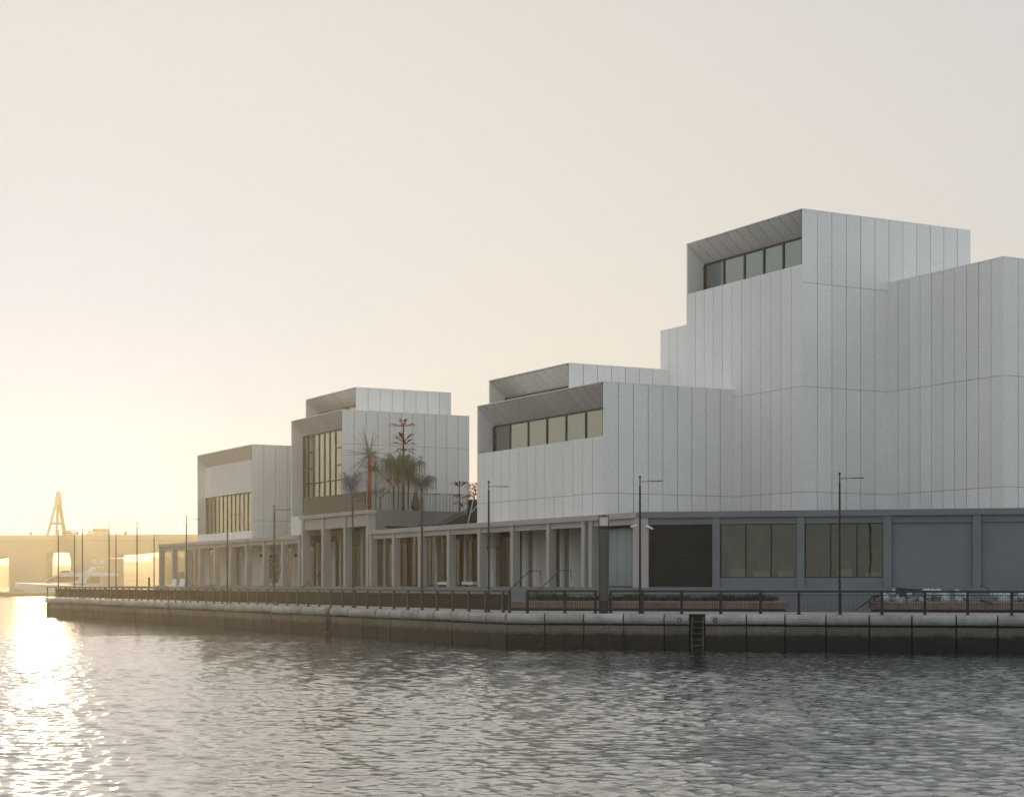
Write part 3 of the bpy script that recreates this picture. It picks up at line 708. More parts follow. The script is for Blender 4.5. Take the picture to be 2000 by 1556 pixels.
# back wall segments by kind
bw = 3.4
def wallseg(x0, x1, kind, z1=6.35, z0=FZ):
    q0, q1 = sa(x1, bw), sa(x0, bw)
    if kind == 'W':
        mb = MB(); n = max(1, round((q1-q0)/1.15))
        for i in range(n): mb.box(B, q0+(q1-q0)*i/n+.012, q0+(q1-q0)*(i+1)/n-.012, bw-.04, bw+.1, z0, z1)
        mb.build('wall_panel', 'white', AR); MB().box(B, q0, q1, bw+.1, bw+.3, z0, z1).build('wall_core', 'core', AR)
    elif kind in 'GDS':
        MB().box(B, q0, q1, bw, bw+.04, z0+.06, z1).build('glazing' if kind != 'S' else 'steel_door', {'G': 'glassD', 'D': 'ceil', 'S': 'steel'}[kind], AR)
        mb = MB(); n = max(1, round((q1-q0)/(1.3 if kind != 'S' else 1.0)))
        for i in range(n+1):
            x = q0+(q1-q0)*i/n; w_ = .012 if kind == 'S' else .045; mb.box(B, x-w_, x+w_, bw-(.005 if kind == 'S' else .03), bw+.06, z0, z1)
        mb.box(B, q0, q1, bw-.05, bw+.05, z0, z0+.06); mb.build('glazing_bar', 'frame', AR)
    elif kind == 'T':
        MB().box(B, q0, q1, bw, bw+.03, z0+.06, z1).build('glazing', 'clear', AR)
        mb = MB(); mb.box(B, q0, q0+.1, bw-.05, bw+.05, z0, z1).box(B, q1-.1, q1, bw-.05, bw+.05, z0, z1); mb.build('glazing_bar', 'frame', AR)
        MB().box(B, q0, q1, bw+1.5, bw+1.6, z0, z0+1.4).build('low_wall', 'bronze', AR)
segs = [(318, 345, 'T'), (345, 368, 'T'), (368, 400, 'G'), (400, 410, 'W'), (410, 426, 'G'), (426, 449, 'W'), (449, 458, 'W'), (458, 472, 'G'), (472, 480, 'W'), (480, 487, 'G'), (487, 550, 'W'), (550, 570, 'G'), (570, 586, 'W'),
        (722, 770, 'G'), (770, 940, 'G'), (940, 976, 'W'), (976, 1020, 'G'), (1020, 1074, 'W'), (1074, 1094, 'G'), (1094, 1172, 'W')]
for s_ in segs: wallseg(*s_)
q0, q1 = sa(1235, 2.0), sa(1160, 2.0)
bwo = bw; bw = 2.0; wallseg(1172, 1240, 'S', 6.1); bw = bwo
for x0, x1, k in ((603, 640, 'G'), (640, 656, 'W'), (656, 722, 'G')): wallseg(x0, x1, k, 6.86)
seg([(36.4, 49.5)], 5.9, 6.86, bw-.25, bw-.07, 'bulkhead', 'bronze')
# side wall below the portal facing the low arcade roof is open; dark wall under the stair
# right hand facade
def FB(name, m, *bx):
    mb = MB()
    for t0, t1, o0, o1, z0, z1 in bx: mb.box(FR, t0, t1, o0, o1, z0, z1)
    return mb.build(name, m, AR)
FB('fascia_band', 'plasterShade', (.0, 30, -.6, .05, 6.48, RZ))
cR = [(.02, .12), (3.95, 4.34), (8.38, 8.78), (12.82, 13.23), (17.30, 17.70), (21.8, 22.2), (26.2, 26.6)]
for t0, t1 in cR[1:]: MB().box(FR, t0, t1, -.55, 0, FZ-1.2, 6.48).build('column', 'plasterShade', AR)
zz0, zz1 = 3.27, 6.12
bays = [(.5, 3.95, 'L'), (4.34, 8.38, 'V'), (8.78, 12.82, 'V'), (13.23, 17.3, 'B'), (17.7, 21.8, 'B'), (22.2, 26.2, 'B')]
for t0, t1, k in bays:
    FB('lintel', 'plasterShade', (t0, t1, -.5, -.12, zz1, 6.479))
    if k == 'B': FB('wall_panel', 'plasterShade', (t0, t1, -.5, -.22, GZ, zz1-.002))
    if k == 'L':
        FB('wall_panel', 'plasterShade', (t0, t1, -.5, -.12, GZ, FZ+.02))
        lv = MB()
        z = FZ+.08
        while z < zz1-.06:
            lv.add([FR(t0+.04, -.20, z), FR(t1-.04, -.20, z), FR(t1-.04, -.28, z+.055), FR(t0+.04, -.28, z+.055), FR(t0+.04, -.20, z+.018), FR(t1-.04, -.20, z+.018), FR(t1-.04, -.28, z+.073), FR(t0+.04, -.28, z+.073)],
                   [(3, 2, 1, 0), (4, 5, 6, 7), (0, 1, 5, 4), (1, 2, 6, 5), (2, 3, 7, 6), (3, 0, 4, 7)]); z += .082
        lo = lv.build('louvre', 'louv', AR)
        fm = MB(); fm.box(FR, t0, t0+.04, -.35, -.16, FZ+.02, zz1).box(FR, t1-.04, t1, -.35, -.16, FZ+.02, zz1).box(FR, t0+.04, t1-.04, -.35, -.16, FZ+.02, FZ+.07).box(FR, t0+.04, t1-.04, -.35, -.16, zz1-.06, zz1)
        fm.box(FR, t0+1.12, t0+1.16, -.3, -.24, FZ+.07, zz1-.06).box(FR, t0+2.27, t0+2.31, -.3, -.24, FZ+.07, zz1-.06); fm.box(FR, t0, t1, -.45, -.40, FZ, zz1)
        fm.build('louvre_frame', 'black', AR)
    if k == 'V':
        FB('wall_panel', 'plasterShade', (t0, t1, -.5, -.12, GZ, zz0))
        wn = FB('window', 'frame', (t0, t1, -.34, -.20, zz0, zz0+.05), (t0, t1, -.34, -.20, zz1-.05, zz1), (t0, t0+.05, -.34, -.2, zz0+.05, zz1-.05), (t1-.05, t1, -.34, -.2, zz0+.05, zz1-.05),
                *[(x-.032, x+.032, -.34, -.2, zz0+.05, zz1-.05) for x in (t0+(t1-t0)/3, t0+(t1-t0)*2/3)])
        for i in range(3):
            x0 = t0+.05+(t1-t0-.1)*i/3; x1 = t0+.05+(t1-t0-.1)*(i+1)/3
            MB().box(FR, x0, x1, -.285, -.27, zz0+.05, zz1-.05).build('pane', 'shopwin', wn)
# room behind the picture windows
MT['room'] = mat('room_wall_reflection_mottle', (.45, .36, .18), .8, var=.5, vscale=.8, var_col=(.12, .15, .12))  # mottled tones stand in for warm streaks mirrored in the window glass
MT['roomfloor'] = mat('dark_floor', (.12, .10, .08), .4)
FB('room_back_wall', 'room', (4.4, 13.0, -3.7, -3.6, FZ, 6.3)); FB('room_side_wall', 'room', (4.2, 4.3, -5.5, -.6, FZ, 6.3), (13.0, 13.1, -5.5, -.6, FZ, 6.3), (8.54, 8.62, -5.5, -.6, FZ, 6.3))
FB('room_ceiling', 'room', (4.3, 13.0, -5.5, -.6, 6.2, 6.3)); FB('room_floor', 'roomfloor', (4.3, 13.0, -5.5, -.6, FZ+.01, FZ+.03))
for t_, o_ in ((7.9, -1.6),):
    lmp = tag(MB().box(FR, t_-.55, t_+.55, o_-.14, o_+.14, 6.12, 6.19).build('ceiling_light', 'lit'), {7.9: 'lit strip light at the top right of the first picture window', 6.0: 'deep strip light inside the first picture window', 10.0: 'deep strip light inside the second picture window'}[t_], 'ceiling light', 'strip lights inside the picture windows')
rk = random.Random(4)
for i, (t_, o_, h_, lb) in enumerate(((5.1, -1.9, 1.2, 'pale display plinth at the left in the first picture window'), (6.3, -2.6, .9, 'low display case in the middle of the first picture window'), (7.6, -2.2, 1.0, 'display case below the strip light in the first picture window'),
                          (10.7, -2.4, 1.1, 'tall display case in the middle of the second picture window'), (12.2, -2.0, .8, 'pale low display case at right in the second picture window'))):
    ro = thing('display_case', lb, 'display case', FR(t_, o_, FZ+.03), group='display cases inside the picture windows')
    MB().box(FR, t_-.4, t_+.4, o_-.25, o_+.25, FZ+.03, FZ+.4+h_*.5).build('plinth', 'white', ro)
    MB().box(FR, t_-.34, t_+.34, o_-.2, o_+.2, FZ+.4+h_*.5, FZ+.4+h_).build('glass_top', 'clear', ro)
    MB().tube([FR(t_, o_, FZ+.4+h_*.5), FR(t_, o_, FZ+.5+h_*.5), FR(t_, o_, FZ+.6+h_*.5), FR(t_, o_, FZ+.68+h_*.5)], [.12, .15, .06, .08], 10).build('vase', 'green', ro)

# ------------------------------------------------------------------ steps and handrails
stp = thing('entrance_steps', 'low grey stone steps rising to the arcade beside the planter', 'steps', W(11.3, -1.2, GZ))
q0, q1 = sa(1068, -.3), sa(1010, -1.8)
mb = MB()
for k in range(6): mb.box(B, 9.2, 13.0, -2.0+k*.29, -.251, GZ+k*.17+(.001 if k else 0), GZ+(k+1)*.17)
mb.build('step_flight', 'plasterShade', stp)
MB().box(B, 8.9, 9.2, -2.1, -.251, GZ, GZ+.9).build('cheek_wall', 'plasterShade', stp)
for x, lb in ((1056, 'left of the two black entrance handrails'), (1115, 'right of the two black entrance handrails')):
    a = sa(x, .25)
    ro = thing('handrail', lb, 'handrail', W(a, -1, GZ), group='black handrails at the entrance steps')
    MB().tube([W(a, -2.0, GZ+.9), W(a, -.5, FZ+.95), W(a, .25, FZ+.95), W(a, .25, FZ)], .026, 8).build('rail', 'black', ro)
    MB().tube([W(a, -2.0, GZ+.9), W(a, -2.0, GZ+.02)], .026, 8).build('post', 'black', ro)
a = sa(630, .8)
ro = thing('handrail', 'thin sloping handrail inside the tall portico', 'handrail', W(a, -1, GZ))
MB().tube([W(a, -1.2, GZ+.9), W(a, .6, FZ+.95), W(a, 1.0, FZ+.95)], .03, 6).build('rail', 'black', ro)
for bb, z0 in ((-1.2, GZ), (1.0, FZ)): MB().tube([W(a, bb, z0), W(a, bb, z0+.9)], .025, 6).build('post', 'black', ro)

# ------------------------------------------------------------------ terrace: parapet, railing, slab, stair
pp = tag(MB().box(B, 36.75, 48.9, .02, .10, TZ+.002, TZ+1.36).build('terrace_parapet', 'bronze'), 'solid dark bronze parapet along the terrace front above the portico', 'parapet')
tr = thing('terrace_railing', 'thin vertical bar railing on the sculpture terrace', 'railing', W(36.6, 5, TZ))
TR = lambda t, o, z: W(36.55+o, t, z)
b = .1
bars = MB()
while b < 8.75:
    bars.box(TR, b-.013, b+.013, -.013, .013, TZ, TZ+1.30); b += .118
bars.box(TR, .1, 8.75, -.012, .012, TZ+1.30, TZ+1.325)
bars.build('baluster_panel', 'frame', tr)
stn = thing('terrace_stair', 'dark stair with bar railing climbing to the right behind the low roof', 'stair', W(31, 6, RZ))
aS = 31.0
SB = lambda t, o, z: W(aS+o, t, z)
b_lo, b_hi = sb(850, aS), sb(934, aS)
rz_ = lambda b: 7.05+(8.65-7.05)*(b-b_lo)/(b_hi-b_lo)          # top of the sloping rail
stm = MB()
ns = 12
for k in range(ns):
    b0 = b_lo+(b_hi-b_lo)*k/ns; b1 = b_lo+(b_hi-b_lo)*(k+1)/ns; stm.box(SB, b0, b1, 0, 2.2, RZ, RZ+.05+max(0, rz_(b1)-RZ-.8))
stm.build('step_flight', 'frame', stn)
bal = MB(); b = b_lo-1.3
while b < b_hi:
    zt_ = rz_(max(b, b_lo)); bal.box(SB, b-.011, b+.011, -.06, -.04, RZ+.005, zt_); b += .10
bal.build('baluster_panel', 'frame', stn)
hr = MB(); hr.tube([SB(b_lo-1.3, -.05, 7.05), SB(b_lo, -.05, 7.05), SB(b_hi, -.05, 8.65)], .03, 6); hr.build('handrail', 'frame', stn)
MB().tube([SB(sb(908, aS), -.25, RZ), SB(sb(922, aS), -.25, 9.0)], .035, 6).build('brace', 'cctv', stn)
MB().tube([SB(sb(917, aS), -.3, 8.0), SB(sb(934, aS), -.3, 8.75)], .03, 6).build('brace', 'cctv', stn)
b0_ = sb(914, 33.5)
tag(MB().box(B, 33.4, 33.6, b0_, b0_+3, RZ, 9.05).build('stair_wall', 'frame'), 'dark screen wall behind the terrace stair', 'wall')
tag(MB().box(B, 33.8, 34.1, 1.9+2.2, 5.2, RZ, RZ+.42).build('roof_upstand', 'bronze'), 'low brown upstand on the arcade roof left of the stair', 'parapet')

# ------------------------------------------------------------------ metal plant sculptures on the terrace
aT = 39.3
def spot(x, a=aT): return sb(x, a)
def ppx(x, y, a): b = sb(x, a); p = W(a, b); return Vector((p.x, p.y, zz(y, p)))
def base(x, a): b = sb(x, a); return W(a, b, TZ)
PXM = F/W(aT, 5).y          # photo pixels per metre there
rs = random.Random(21)
def rnd_dir(el0, el1):
    az = rs.uniform(0, 2*PI); el = rs.uniform(el0, el1); return Vector((math.cos(az)*math.cos(el), math.sin(az)*math.cos(el), math.sin(el)))
def weeping(x, a, ytop, ycore, rad, m, trunk_m, label, trunk_r=.06, nb=9, ns=9, hang=1.0, msec=None):
    p = base(x, a); root = thing('plant_sculpture', label, 'sculpture', p, group='metal plant sculptures on the terrace')
    top = ppx(x, ytop, a).z; cz = ppx(x, ycore, a).z
    MB().tube([p, p+Vector((.02, 0, (cz-p.z)*.6)), Vector((p.x, p.y, cz))], [trunk_r*1.3, trunk_r, trunk_r*.8], 8).build('trunk', trunk_m, root)
    for q, mm in enumerate((m, msec or m)):
        br = MB()
        for i in range(nb):
            az = 2*PI*(i+.5*q)/nb+rs.uniform(-.25, .25); hd = Vector((math.cos(az), math.sin(az), 0)); rr2 = rad*rs.uniform(.65, 1.05)
            zt = cz+(top-cz)*rs.uniform(.45, 1.0)
            pts = [Vector((p.x, p.y, cz-.05))]
            for s in (.25, .5, .75, 1.0):
                pts.append(Vector((p.x, p.y, 0))+hd*rr2*s+Vector((0, 0, cz+(zt-cz)*math.sin(s*PI*.62)/math.sin(.5*PI))))
            br.tube(pts, [.035, .028, .022, .016, .01], 5)
            for j in range(ns):
                s = rs.uniform(.2, 1.0); k = min(3, int(s*4)); f = s*4-k; q0 = pts[k].lerp(pts[k+1], f)
                L = hang*rs.uniform(.35, 1.1); sx = Vector((rs.uniform(-.16, .16), rs.uniform(-.16, .16), 0))
                br.tube([q0, q0+sx+Vector((0, 0, -L*.3)), q0+sx*1.4+Vector((0, 0, -L))], [.009, .009, .006], 3, False)
                e = rnd_dir(-.3, .9)*rs.uniform(.12, .3); br.tube([q0, q0+e], .009, 3, False)
        br.build('hanging_foliage', mm, root)
    return root
def spiky(x, a, ycen, radius, n, label, trunk_m, trunk_r, m='silver'):
    p = base(x, a); root = thing('plant_sculpture', label, 'sculpture', p, group='metal plant sculptures on the terrace')
    c = ppx(x, ycen, a)
    tk = MB(); k = 17; pts = []; rad = []
    for i in range(k*2):
        pts.append(p.lerp(c, i/(k*2-1))); rad.append(trunk_r*(1.12 if i % 2 else .9)*(1.1-.25*i/(k*2)))
    tk.tube(pts, rad, 10).build('trunk', trunk_m, root)
    sp = MB()
    for i in range(n):
        dd = rnd_dir(-.9, 1.35); L = radius*rs.uniform(.8, 1.1)
        sp.tube([c, c+dd*L*.6, c+dd*L], [.022, .016, .006], 4, False)
    for i in range(n):
        dd = rnd_dir(-.6, 1.2); sp.tube([c, c+dd*radius*.28], [.03, .008], 4, False)
    sp.build('spikes', m, root)
    hb = MB(); hb.tube([c-Vector((0, 0, .12)), c-Vector((0, 0, .05)), c+Vector((0, 0, .05)), c+Vector((0, 0, .14))], [.07, .16, .16, .05], 8); hb.build('hub', m, root)
def tiered(x, a, ytop, tiers, label, trunk_r, lm='redleaf', tm='brown'):
    p = base(x, a); root = thing('plant_sculpture', label, 'sculpture', p, group='metal plant sculptures on the terrace')
    c = ppx(x, ytop, a)
    MB().tube([p, p.lerp(c, .5), c], [trunk_r*1.3, trunk_r, trunk_r*.6], 8).build('trunk', tm, root)
    for (y, n, L, el) in tiers:
        q = Vector((p.x, p.y, ppx(x, y, a).z)); lv = MB()
        for i in range(n):
            az = 2*PI*i/n+rs.uniform(-.2, .2)+math.atan2(_r.y, _r.x); e = el+rs.uniform(-.2, .2)
            dd = Vector((math.cos(az)*math.cos(e), math.sin(az)*math.cos(e), math.sin(e)))
            Lr = 1.3*L*rs.uniform(.85, 1.1)
            lv.tube([q, q+dd*Lr*.35], .02, 4, False)
            lv.leaf(q+dd*Lr*.25, dd, Lr*.8, Lr*.28, droop=.10)
            pb = q+dd*Lr*.3
            for s in (-1, 1):
                sd = dd.cross(Vector((0, 0, 1))).normalized()*s*.5
                lv.leaf(pb, (dd+sd), Lr*.4, Lr*.10, droop=.2)
        lv.build('leaf_whorl', lm, root)
    return root
def branching(x, a, ytop, yfork, rad, m, tm, label, gen=4, nb=4, tr_=.06):
    p = base(x, a); root = thing('plant_sculpture', label, 'sculpture', p, group='metal plant sculptures on the terrace')
    f = ppx(x, yfork, a); H = ppx(x, ytop, a).z-f.z
    MB().tube([p, f], [tr_*1.2, tr_], 8).build('trunk', tm, root)
    br = MB()
    def grow(q, dd, L, g, r):
        e = q+dd*L; br.tube([q, e], [r, r*.65], 4 if g < 3 else 3, False)
        if g <= 0: return
        for i in range(3 if g > 1 else 4):
            nd = (dd+rnd_dir(-.5, 1.0)*.75+Vector((0, 0, .12))).normalized(); grow(e, nd, L*rs.uniform(.6, .8), g-1, r*.65)
    L0 = H*.36
    for i in range(nb):
        az = 2*PI*i/nb+.4; grow(f, Vector((math.cos(az)*rad, math.sin(az)*rad, 1)).normalized(), L0, gen, tr_*.6)
    br.build('branches', m, root)
weeping(685, 37.9, 921, 955, .95, 'bluegrey', 'bluegrey', 'blue-grey weeping metal tree beside the big window', .04, 9, 14, 1.15)
spiky(721.5, 39.6, 887, 2.05, 44, 'silver spiked palm sculpture on a thick orange-red trunk', 'redtrunk', .155)
spiky(733.5, 40.4, 917, 1.6, 38, 'smaller silver spiked sculpture behind the orange-red trunk', 'silver', .055)
tiered(788, 38.9, 828, [(832, 6, 1.0, .15), (829, 4, .6, .8), (862, 6, .9, .5), (868, 6, .95, .25), (876, 5, .9, -.2)], 'tallest sculpture, slim brown trunk with whorls of dark red leaves', .085)
weeping(778, 39.9, 884, 918, 1.45, 'green', 'bark', 'green weeping metal tree behind the tall red-leaved trunk', .05, 11, 19, 1.5, None)
weeping(797, 40.6, 892, 930, 1.45, 'yellowgreen', 'bark', 'olive and green drooping metal tree right of the tall trunk', .05, 10, 17, 1.5, 'green')
weeping(823, 39.2, 925, 950, 1.15, 'mauve', 'bark', 'mauve-grey drooping metal tree near the lamp post', .055, 9, 15, 1.0)
branching(769, 38.6, 928, 954, .8, 'pink', 'brown', 'faded red coral-like branching sculpture', 3, 5, .06)
branching(743, 38.3, 945, 974, 1.0, 'rust', 'rust', 'rusty brown twiggy bush sculpture behind the bar railing', 3, 6, .045)
# dark studded cone
p = base(812, 38.2); rc = thing('plant_sculpture', 'dark slate studded cone sculpture behind the railing', 'sculpture', p, group='metal plant sculptures on the terrace')
H = ppx(812, 953, 38.2).z-p.z
MB().tube([p, p+Vector((0, 0, H*.3)), p+Vector((0, 0, H*.55)), p+Vector((0, 0, H*.75)), p+Vector((0, 0, H))], [.30, .34, .24, .12, .01], 14).build('cone', 'darkcone', rc)
st = MB()
for i in range(90):
    h = rs.uniform(.05, .75); az = rs.uniform(0, 2*PI); r0 = np.interp(h, [0, .3, .55, .75], [.30, .34, .24, .12]); q = p+Vector((math.cos(az)*r0, math.sin(az)*r0, h*H)); st.tube([q, q+Vector((math.cos(az)*.08, math.sin(az)*.08, .03))], [.025, .005], 4, False)
st.build('studs', 'bluegrey', rc)
tiered(897.5, 37.5, 950, [(950, 5, .85, .2), (951, 3, .55, .9), (972, 6, .75, .2), (980, 4, .7, -.3)], 'short sculpture with dark red leaves at the right end of the terrace', .05)
# a bright glazed bloom at the gap next to the big gallery
p = base(925, 35.6+1.0); rc = thing('plant_sculpture', 'bright orange glazed bloom in the gap beside the right gallery', 'sculpture', p, group='metal plant sculptures on the terrace')
MB().tube([p, p+Vector((0, 0, 1.0))], .05, 6).build('stem', 'brown', rc)
bl = MB()
for i in range(140):
    q = p+Vector((rs.uniform(-.45, .45), rs.uniform(-.45, .45), rs.uniform(.9, 2.1))); bl.leaf(q, rnd_dir(-.5, 1), .3, .16)
bl.build('petals', 'orange', rc)

# ------------------------------------------------------------------ planters and plants
def tufts(name, fr, t0, t1, o0, o1, z, h, n, m, parent=None):
    mb = MB(); r_ = random.Random(8)
    for i in range(n):
        t = r_.uniform(t0, t1); o = r_.uniform(o0, o1); k = .55+.45*math.sin(t*2.1)*math.sin(t*.9+1)
        hh = h*(.55+.45*k)*r_.uniform(.6, 1.1); p = fr(t, o, z)
        for j in range(4):
            az = r_.uniform(0, 2*PI); dd = Vector((math.cos(az)*.5, math.sin(az)*.5, r_.uniform(.5, 1.4))).normalized()
            mb.leaf(p+dd*hh*.25*j*.4, dd, hh*r_.uniform(.4, .8), .05, Vector((math.sin(az), math.cos(az), .4)), .1)
    o = mb.build(name, m, parent, recalc=False); return o
def planter(fr, t0, t1, oc, label):
    ro = thing('planter', label, 'planter', fr((t0+t1)/2, oc, GZ), group='long terracotta planters on the promenade')
    mb = MB(); n = max(1, round((t1-t0)/1.9))
    for i in range(n):
        x0 = t0+(t1-t0)*i/n+.006; x1 = t0+(t1-t0)*(i+1)/n-.006; mb.box(fr, x0, x1, oc-.45, oc+.45, GZ+.14, GZ+.44)
    mb.build('trough', 'terr', ro)
    MB().box(fr, t0, t1, oc-.48, oc+.48, GZ+.44, GZ+.52).build('rim', 'cap', ro)
    MB().box(fr, t0+.1, t1-.1, oc-.35, oc+.35, GZ, GZ+.14).build('plinth', 'frame', ro)
    return ro
t0, t1 = FR.t_at(985, 4.6), FR.t_at(1537, 4.6)
planter(FR, t0, t1, 4.4, 'long terracotta planter with green shrubs right of the quay corner')
struct(tufts('shrubs', FR, FR.t_at(1038, 4.4), FR.t_at(1516, 4.4), 4.1, 4.8, GZ+.5, .52, 1500, 'leaf'), 'low green shrubs filling the planter right of the corner', 'stuff')
t0, t1 = FR.t_at(1697, 4.6), 26.0
planter(FR, t0, t1, 4.4, 'terracotta planter heaped with white sacks at the right edge')
FA2 = Frame(Vector((W(0, 0).x, W(0, 0).y)), _u, Vector((-_r.x, -_r.y)))
planter(FA2, sa(968, -5.5), sa(700, -5.5), 5.5, 'long planter along the arcade side of the promenade')
struct(tufts('shrubs', FA2, sa(955, -5.5), sa(800, -5.5), 5.2, 5.8, GZ+.5, .42, 1100, 'leaf'), 'low green shrubs in the planter before the arcade', 'stuff')
planter(FA2, sa(680, -5.5), sa(420, -5.5), 5.5, 'farthest planter, before the left part of the arcade')

# sacks
def sack_mesh(seed):
    r_ = random.Random(seed); bm = bmesh.new(); bmesh.ops.create_icosphere(bm, subdivisions=3, radius=1)
    from mathutils import noise
    for v in bm.verts:
        c = v.co.copy(); n1 = noise.noise(c*1.6+Vector((seed*7, 0, 0))); n2 = noise.noise(c*4+Vector((0, seed*5, 0)))
        s = 1+.28*n1+.10*n2; up_ = max(0, c.z-.55); v.co = Vector((c.x*s*(1-up_*1.3), c.y*s*(1-up_*1.3), c.z*s*.85+up_*.9))
    me = bpy.data.meshes.new('sack'); bm.to_mesh(me); bm.free(); me.materials.append(MT['sack']); me.polygons.foreach_set('use_smooth', [True]*len(me.polygons)); return me
sm = [sack_mesh(i) for i in range(5)]
r_ = random.Random(12)
for i in range(62):
    while True:
        t = r_.uniform(FR.t_at(1712, 4.4), 25.5)
        x_ = 1000+F*FR(t, 4.4, 0).x/FR(t, 4.4, 0).y
        if not (1897 < x_ < 1950 and r_.random() < .8): break
    lay = 0 if i < 34 else 1
    s = r_.uniform(.17, .27)
    o = bpy.data.objects.new('sack', sm[i % 5]); C.objects.link(o)
    p = FR(t, 4.4+r_.uniform(-.3, .42), GZ+.52+(.12 if lay == 0 else .36)+r_.uniform(-.03, .05))
    if lay and x_ > 1880: p.z -= .1
    o.location = p; o.scale = (s*r_.uniform(.9, 1.3), s, s*r_.uniform(.9, 1.25)); o.rotation_euler = (r_.uniform(-.6, .6), r_.uniform(-.6, .6), r_.uniform(0, 6.28))
    tag(o, 'white rubbish sack in the heap on the right hand planter', 'sack', 'white sacks heaped on the planter')
# tarps: draped thick sheets
def sheet(name, pts, th, m, label, cat, sub=8):
    mb = MB(); A, Bq, Cq, D = [Vector(p) for p in pts]; r2 = random.Random(len(label)); g = []
    for i in range(sub+1):
        for j in range(sub+1):
            p = A.lerp(Bq, i/sub).lerp(D.lerp(Cq, i/sub), j/sub); p.z += r2.uniform(-.03, .03); g.append(p)
    n = len(g); v = g+[p-Vector((0, 0, th)) for p in g]; f = []
    for i in range(sub):
        for j in range(sub):
            a = i*(sub+1)+j; f += [(a, a+1, a+sub+2, a+sub+1), (a+n, a+sub+1+n, a+sub+2+n, a+1+n)]
    for i in range(sub):
        a = i; f.append((a, a+n, a+1+n, a+1)); a = sub*(sub+1)+i; f.append((a, a+1, a+1+n, a+n))
        a = i*(sub+1); f.append((a, a+sub+1, a+sub+1+n, a+n)); a = i*(sub+1)+sub; f.append((a, a+n, a+sub+1+n, a+sub+1))
    mb.add(v, f); return tag(mb.build(name, m), label, cat)
T = lambda x: FR.t_at(x, 4.9)
zt = lambda x, y: zz(y, FR(T(x), 4.9, 0))
sheet('tarpaulin', [FR(T(1750), 4.95, zt(1750, 1147)), FR(T(1802), 4.95, zt(1802, 1152)), FR(T(1802), 4.2, zt(1802, 1150)), FR(T(1750), 4.2, zt(1750, 1149))], .05, 'tarp', 'black tarpaulin draped over the white sacks', 'tarpaulin')
mb = MB(); mb.add([FR(T(1749), 5.02, zt(1749, 1150)), FR(T(1772), 5.02, zt(1772, 1152)), FR(T(1760), 5.05, zt(1760, 1168)), FR(T(1749), 4.95, zt(1749, 1150)), FR(T(1772), 4.95, zt(1772, 1152)), FR(T(1760), 4.98, zt(1760, 1168))], [(0, 1, 2), (5, 4, 3), (0, 3, 4, 1), (1, 4, 5, 2), (2, 5, 3, 0)])
tag(mb.build('tarpaulin_corner', 'tarp'), 'pointed black tarpaulin corner hanging down among the sacks', 'tarpaulin')
sheet('tarpaulin', [FR(T(1700), 4.9, zt(1700, 1165)), FR(T(1724), 4.9, zt(1724, 1160)), FR(T(1724), 4.3, zt(1724, 1160)), FR(T(1700), 4.3, zt(1700, 1165))], .07, 'tarp', 'folded black sheet at the left end of the sack heap', 'tarpaulin', 4)
mb = MB(); mb.sweep(lambda t, o, z: FR(t, o, z), [(4.7, 0), (5.0, 0), (5.0, .07), (4.7, .07)], 0, 1)
x0, x1 = T(1666), T(1712)
mb = MB(); mb.hexa([FR(x0, 4.7, GZ), FR(x1, 4.7, zt(1712, 1165)), FR(x1, 5.2, zt(1712, 1165)), FR(x0, 5.2, GZ), FR(x0+.1, 4.7, GZ+.10), FR(x1, 4.7, zt(1712, 1161)+.03), FR(x1, 5.2, zt(1712, 1161)+.03), FR(x0+.1, 5.2, GZ+.10)])
tag(mb.build('plank', 'wood'), 'dark plank leaning as a ramp onto the right hand planter', 'plank')
tag(MB().tube([FR(T(1914), 4.6, zt(1914, 1143)), FR(T(1925), 4.6, zt(1925, 1146)), FR(T(1938), 4.6, zt(1938, 1156)), FR(T(1943), 4.6, zt(1943, 1172))], .02, 6).build('cable', 'black'), 'curved black cable sticking out of the sack heap', 'cable')
sheet('tarpaulin', [FR(T(1914), 4.95, zt(1914, 1170)), FR(T(1938), 4.95, zt(1938, 1176)), FR(T(1938), 4.4, zt(1938, 1175)), FR(T(1916), 4.4, zt(1916, 1174))], .06, 'tarp', 'small black sheet lying in the gap of the sack heap', 'tarpaulin', 4)

# ------------------------------------------------------------------ security cameras and wall lamps
for (fr_, t, o, lb, s) in ((FR, -.05, .38, 'white security camera left of the building corner', -1), (FR, .42, .12, 'white security camera right of the building corner', 1)):
    p = FR(t, o, 6.0); ro = thing('security_camera', lb, 'security camera', p, group='security cameras at the building corner')
    q = p+Vector((qR.x, qR.y, 0))*(.34*s)+Vector((0, -.12, -.06*s-.06))
    MB().tube([p+Vector((0, 0, .05)), q], [.075, .06], 8).build('housing', 'cctv', ro)
    MB().tube([p+Vector((0, 0, 0)), p+Vector((0, .05, -.16)), p+Vector((0, .3, -.16))], .03, 6).build('bracket', 'cctv', ro)
for x, y, lb in ((952.5, 1069, 'small dark red wall lamp beside the lamp post right of the stair'), (510, 1085, 'small dark wall lamp left of the leafy tree'), (577.5, 1084, 'small dark wall lamp left of the portico')):
    a = sa(x, .9) ; p = W(a, .9, 0); p.z = zz(y, p)
    ro = thing('wall_lamp', lb, 'wall lamp', p, group='small round wall lamps in the arcade')
    MB().tube([p-Vector((0, 0, .13)), p-Vector((0, 0, .09)), p+Vector((0, 0, .09)), p+Vector((0, 0, .13))], [.05, .12, .12, .05], 8).build('shade', 'redleaf' if x > 900 else 'frame', ro)
    MB().tube([p, p+Vector((_r.x, _r.y, 0))*2.4], .02, 5).build('bracket', 'black', ro)

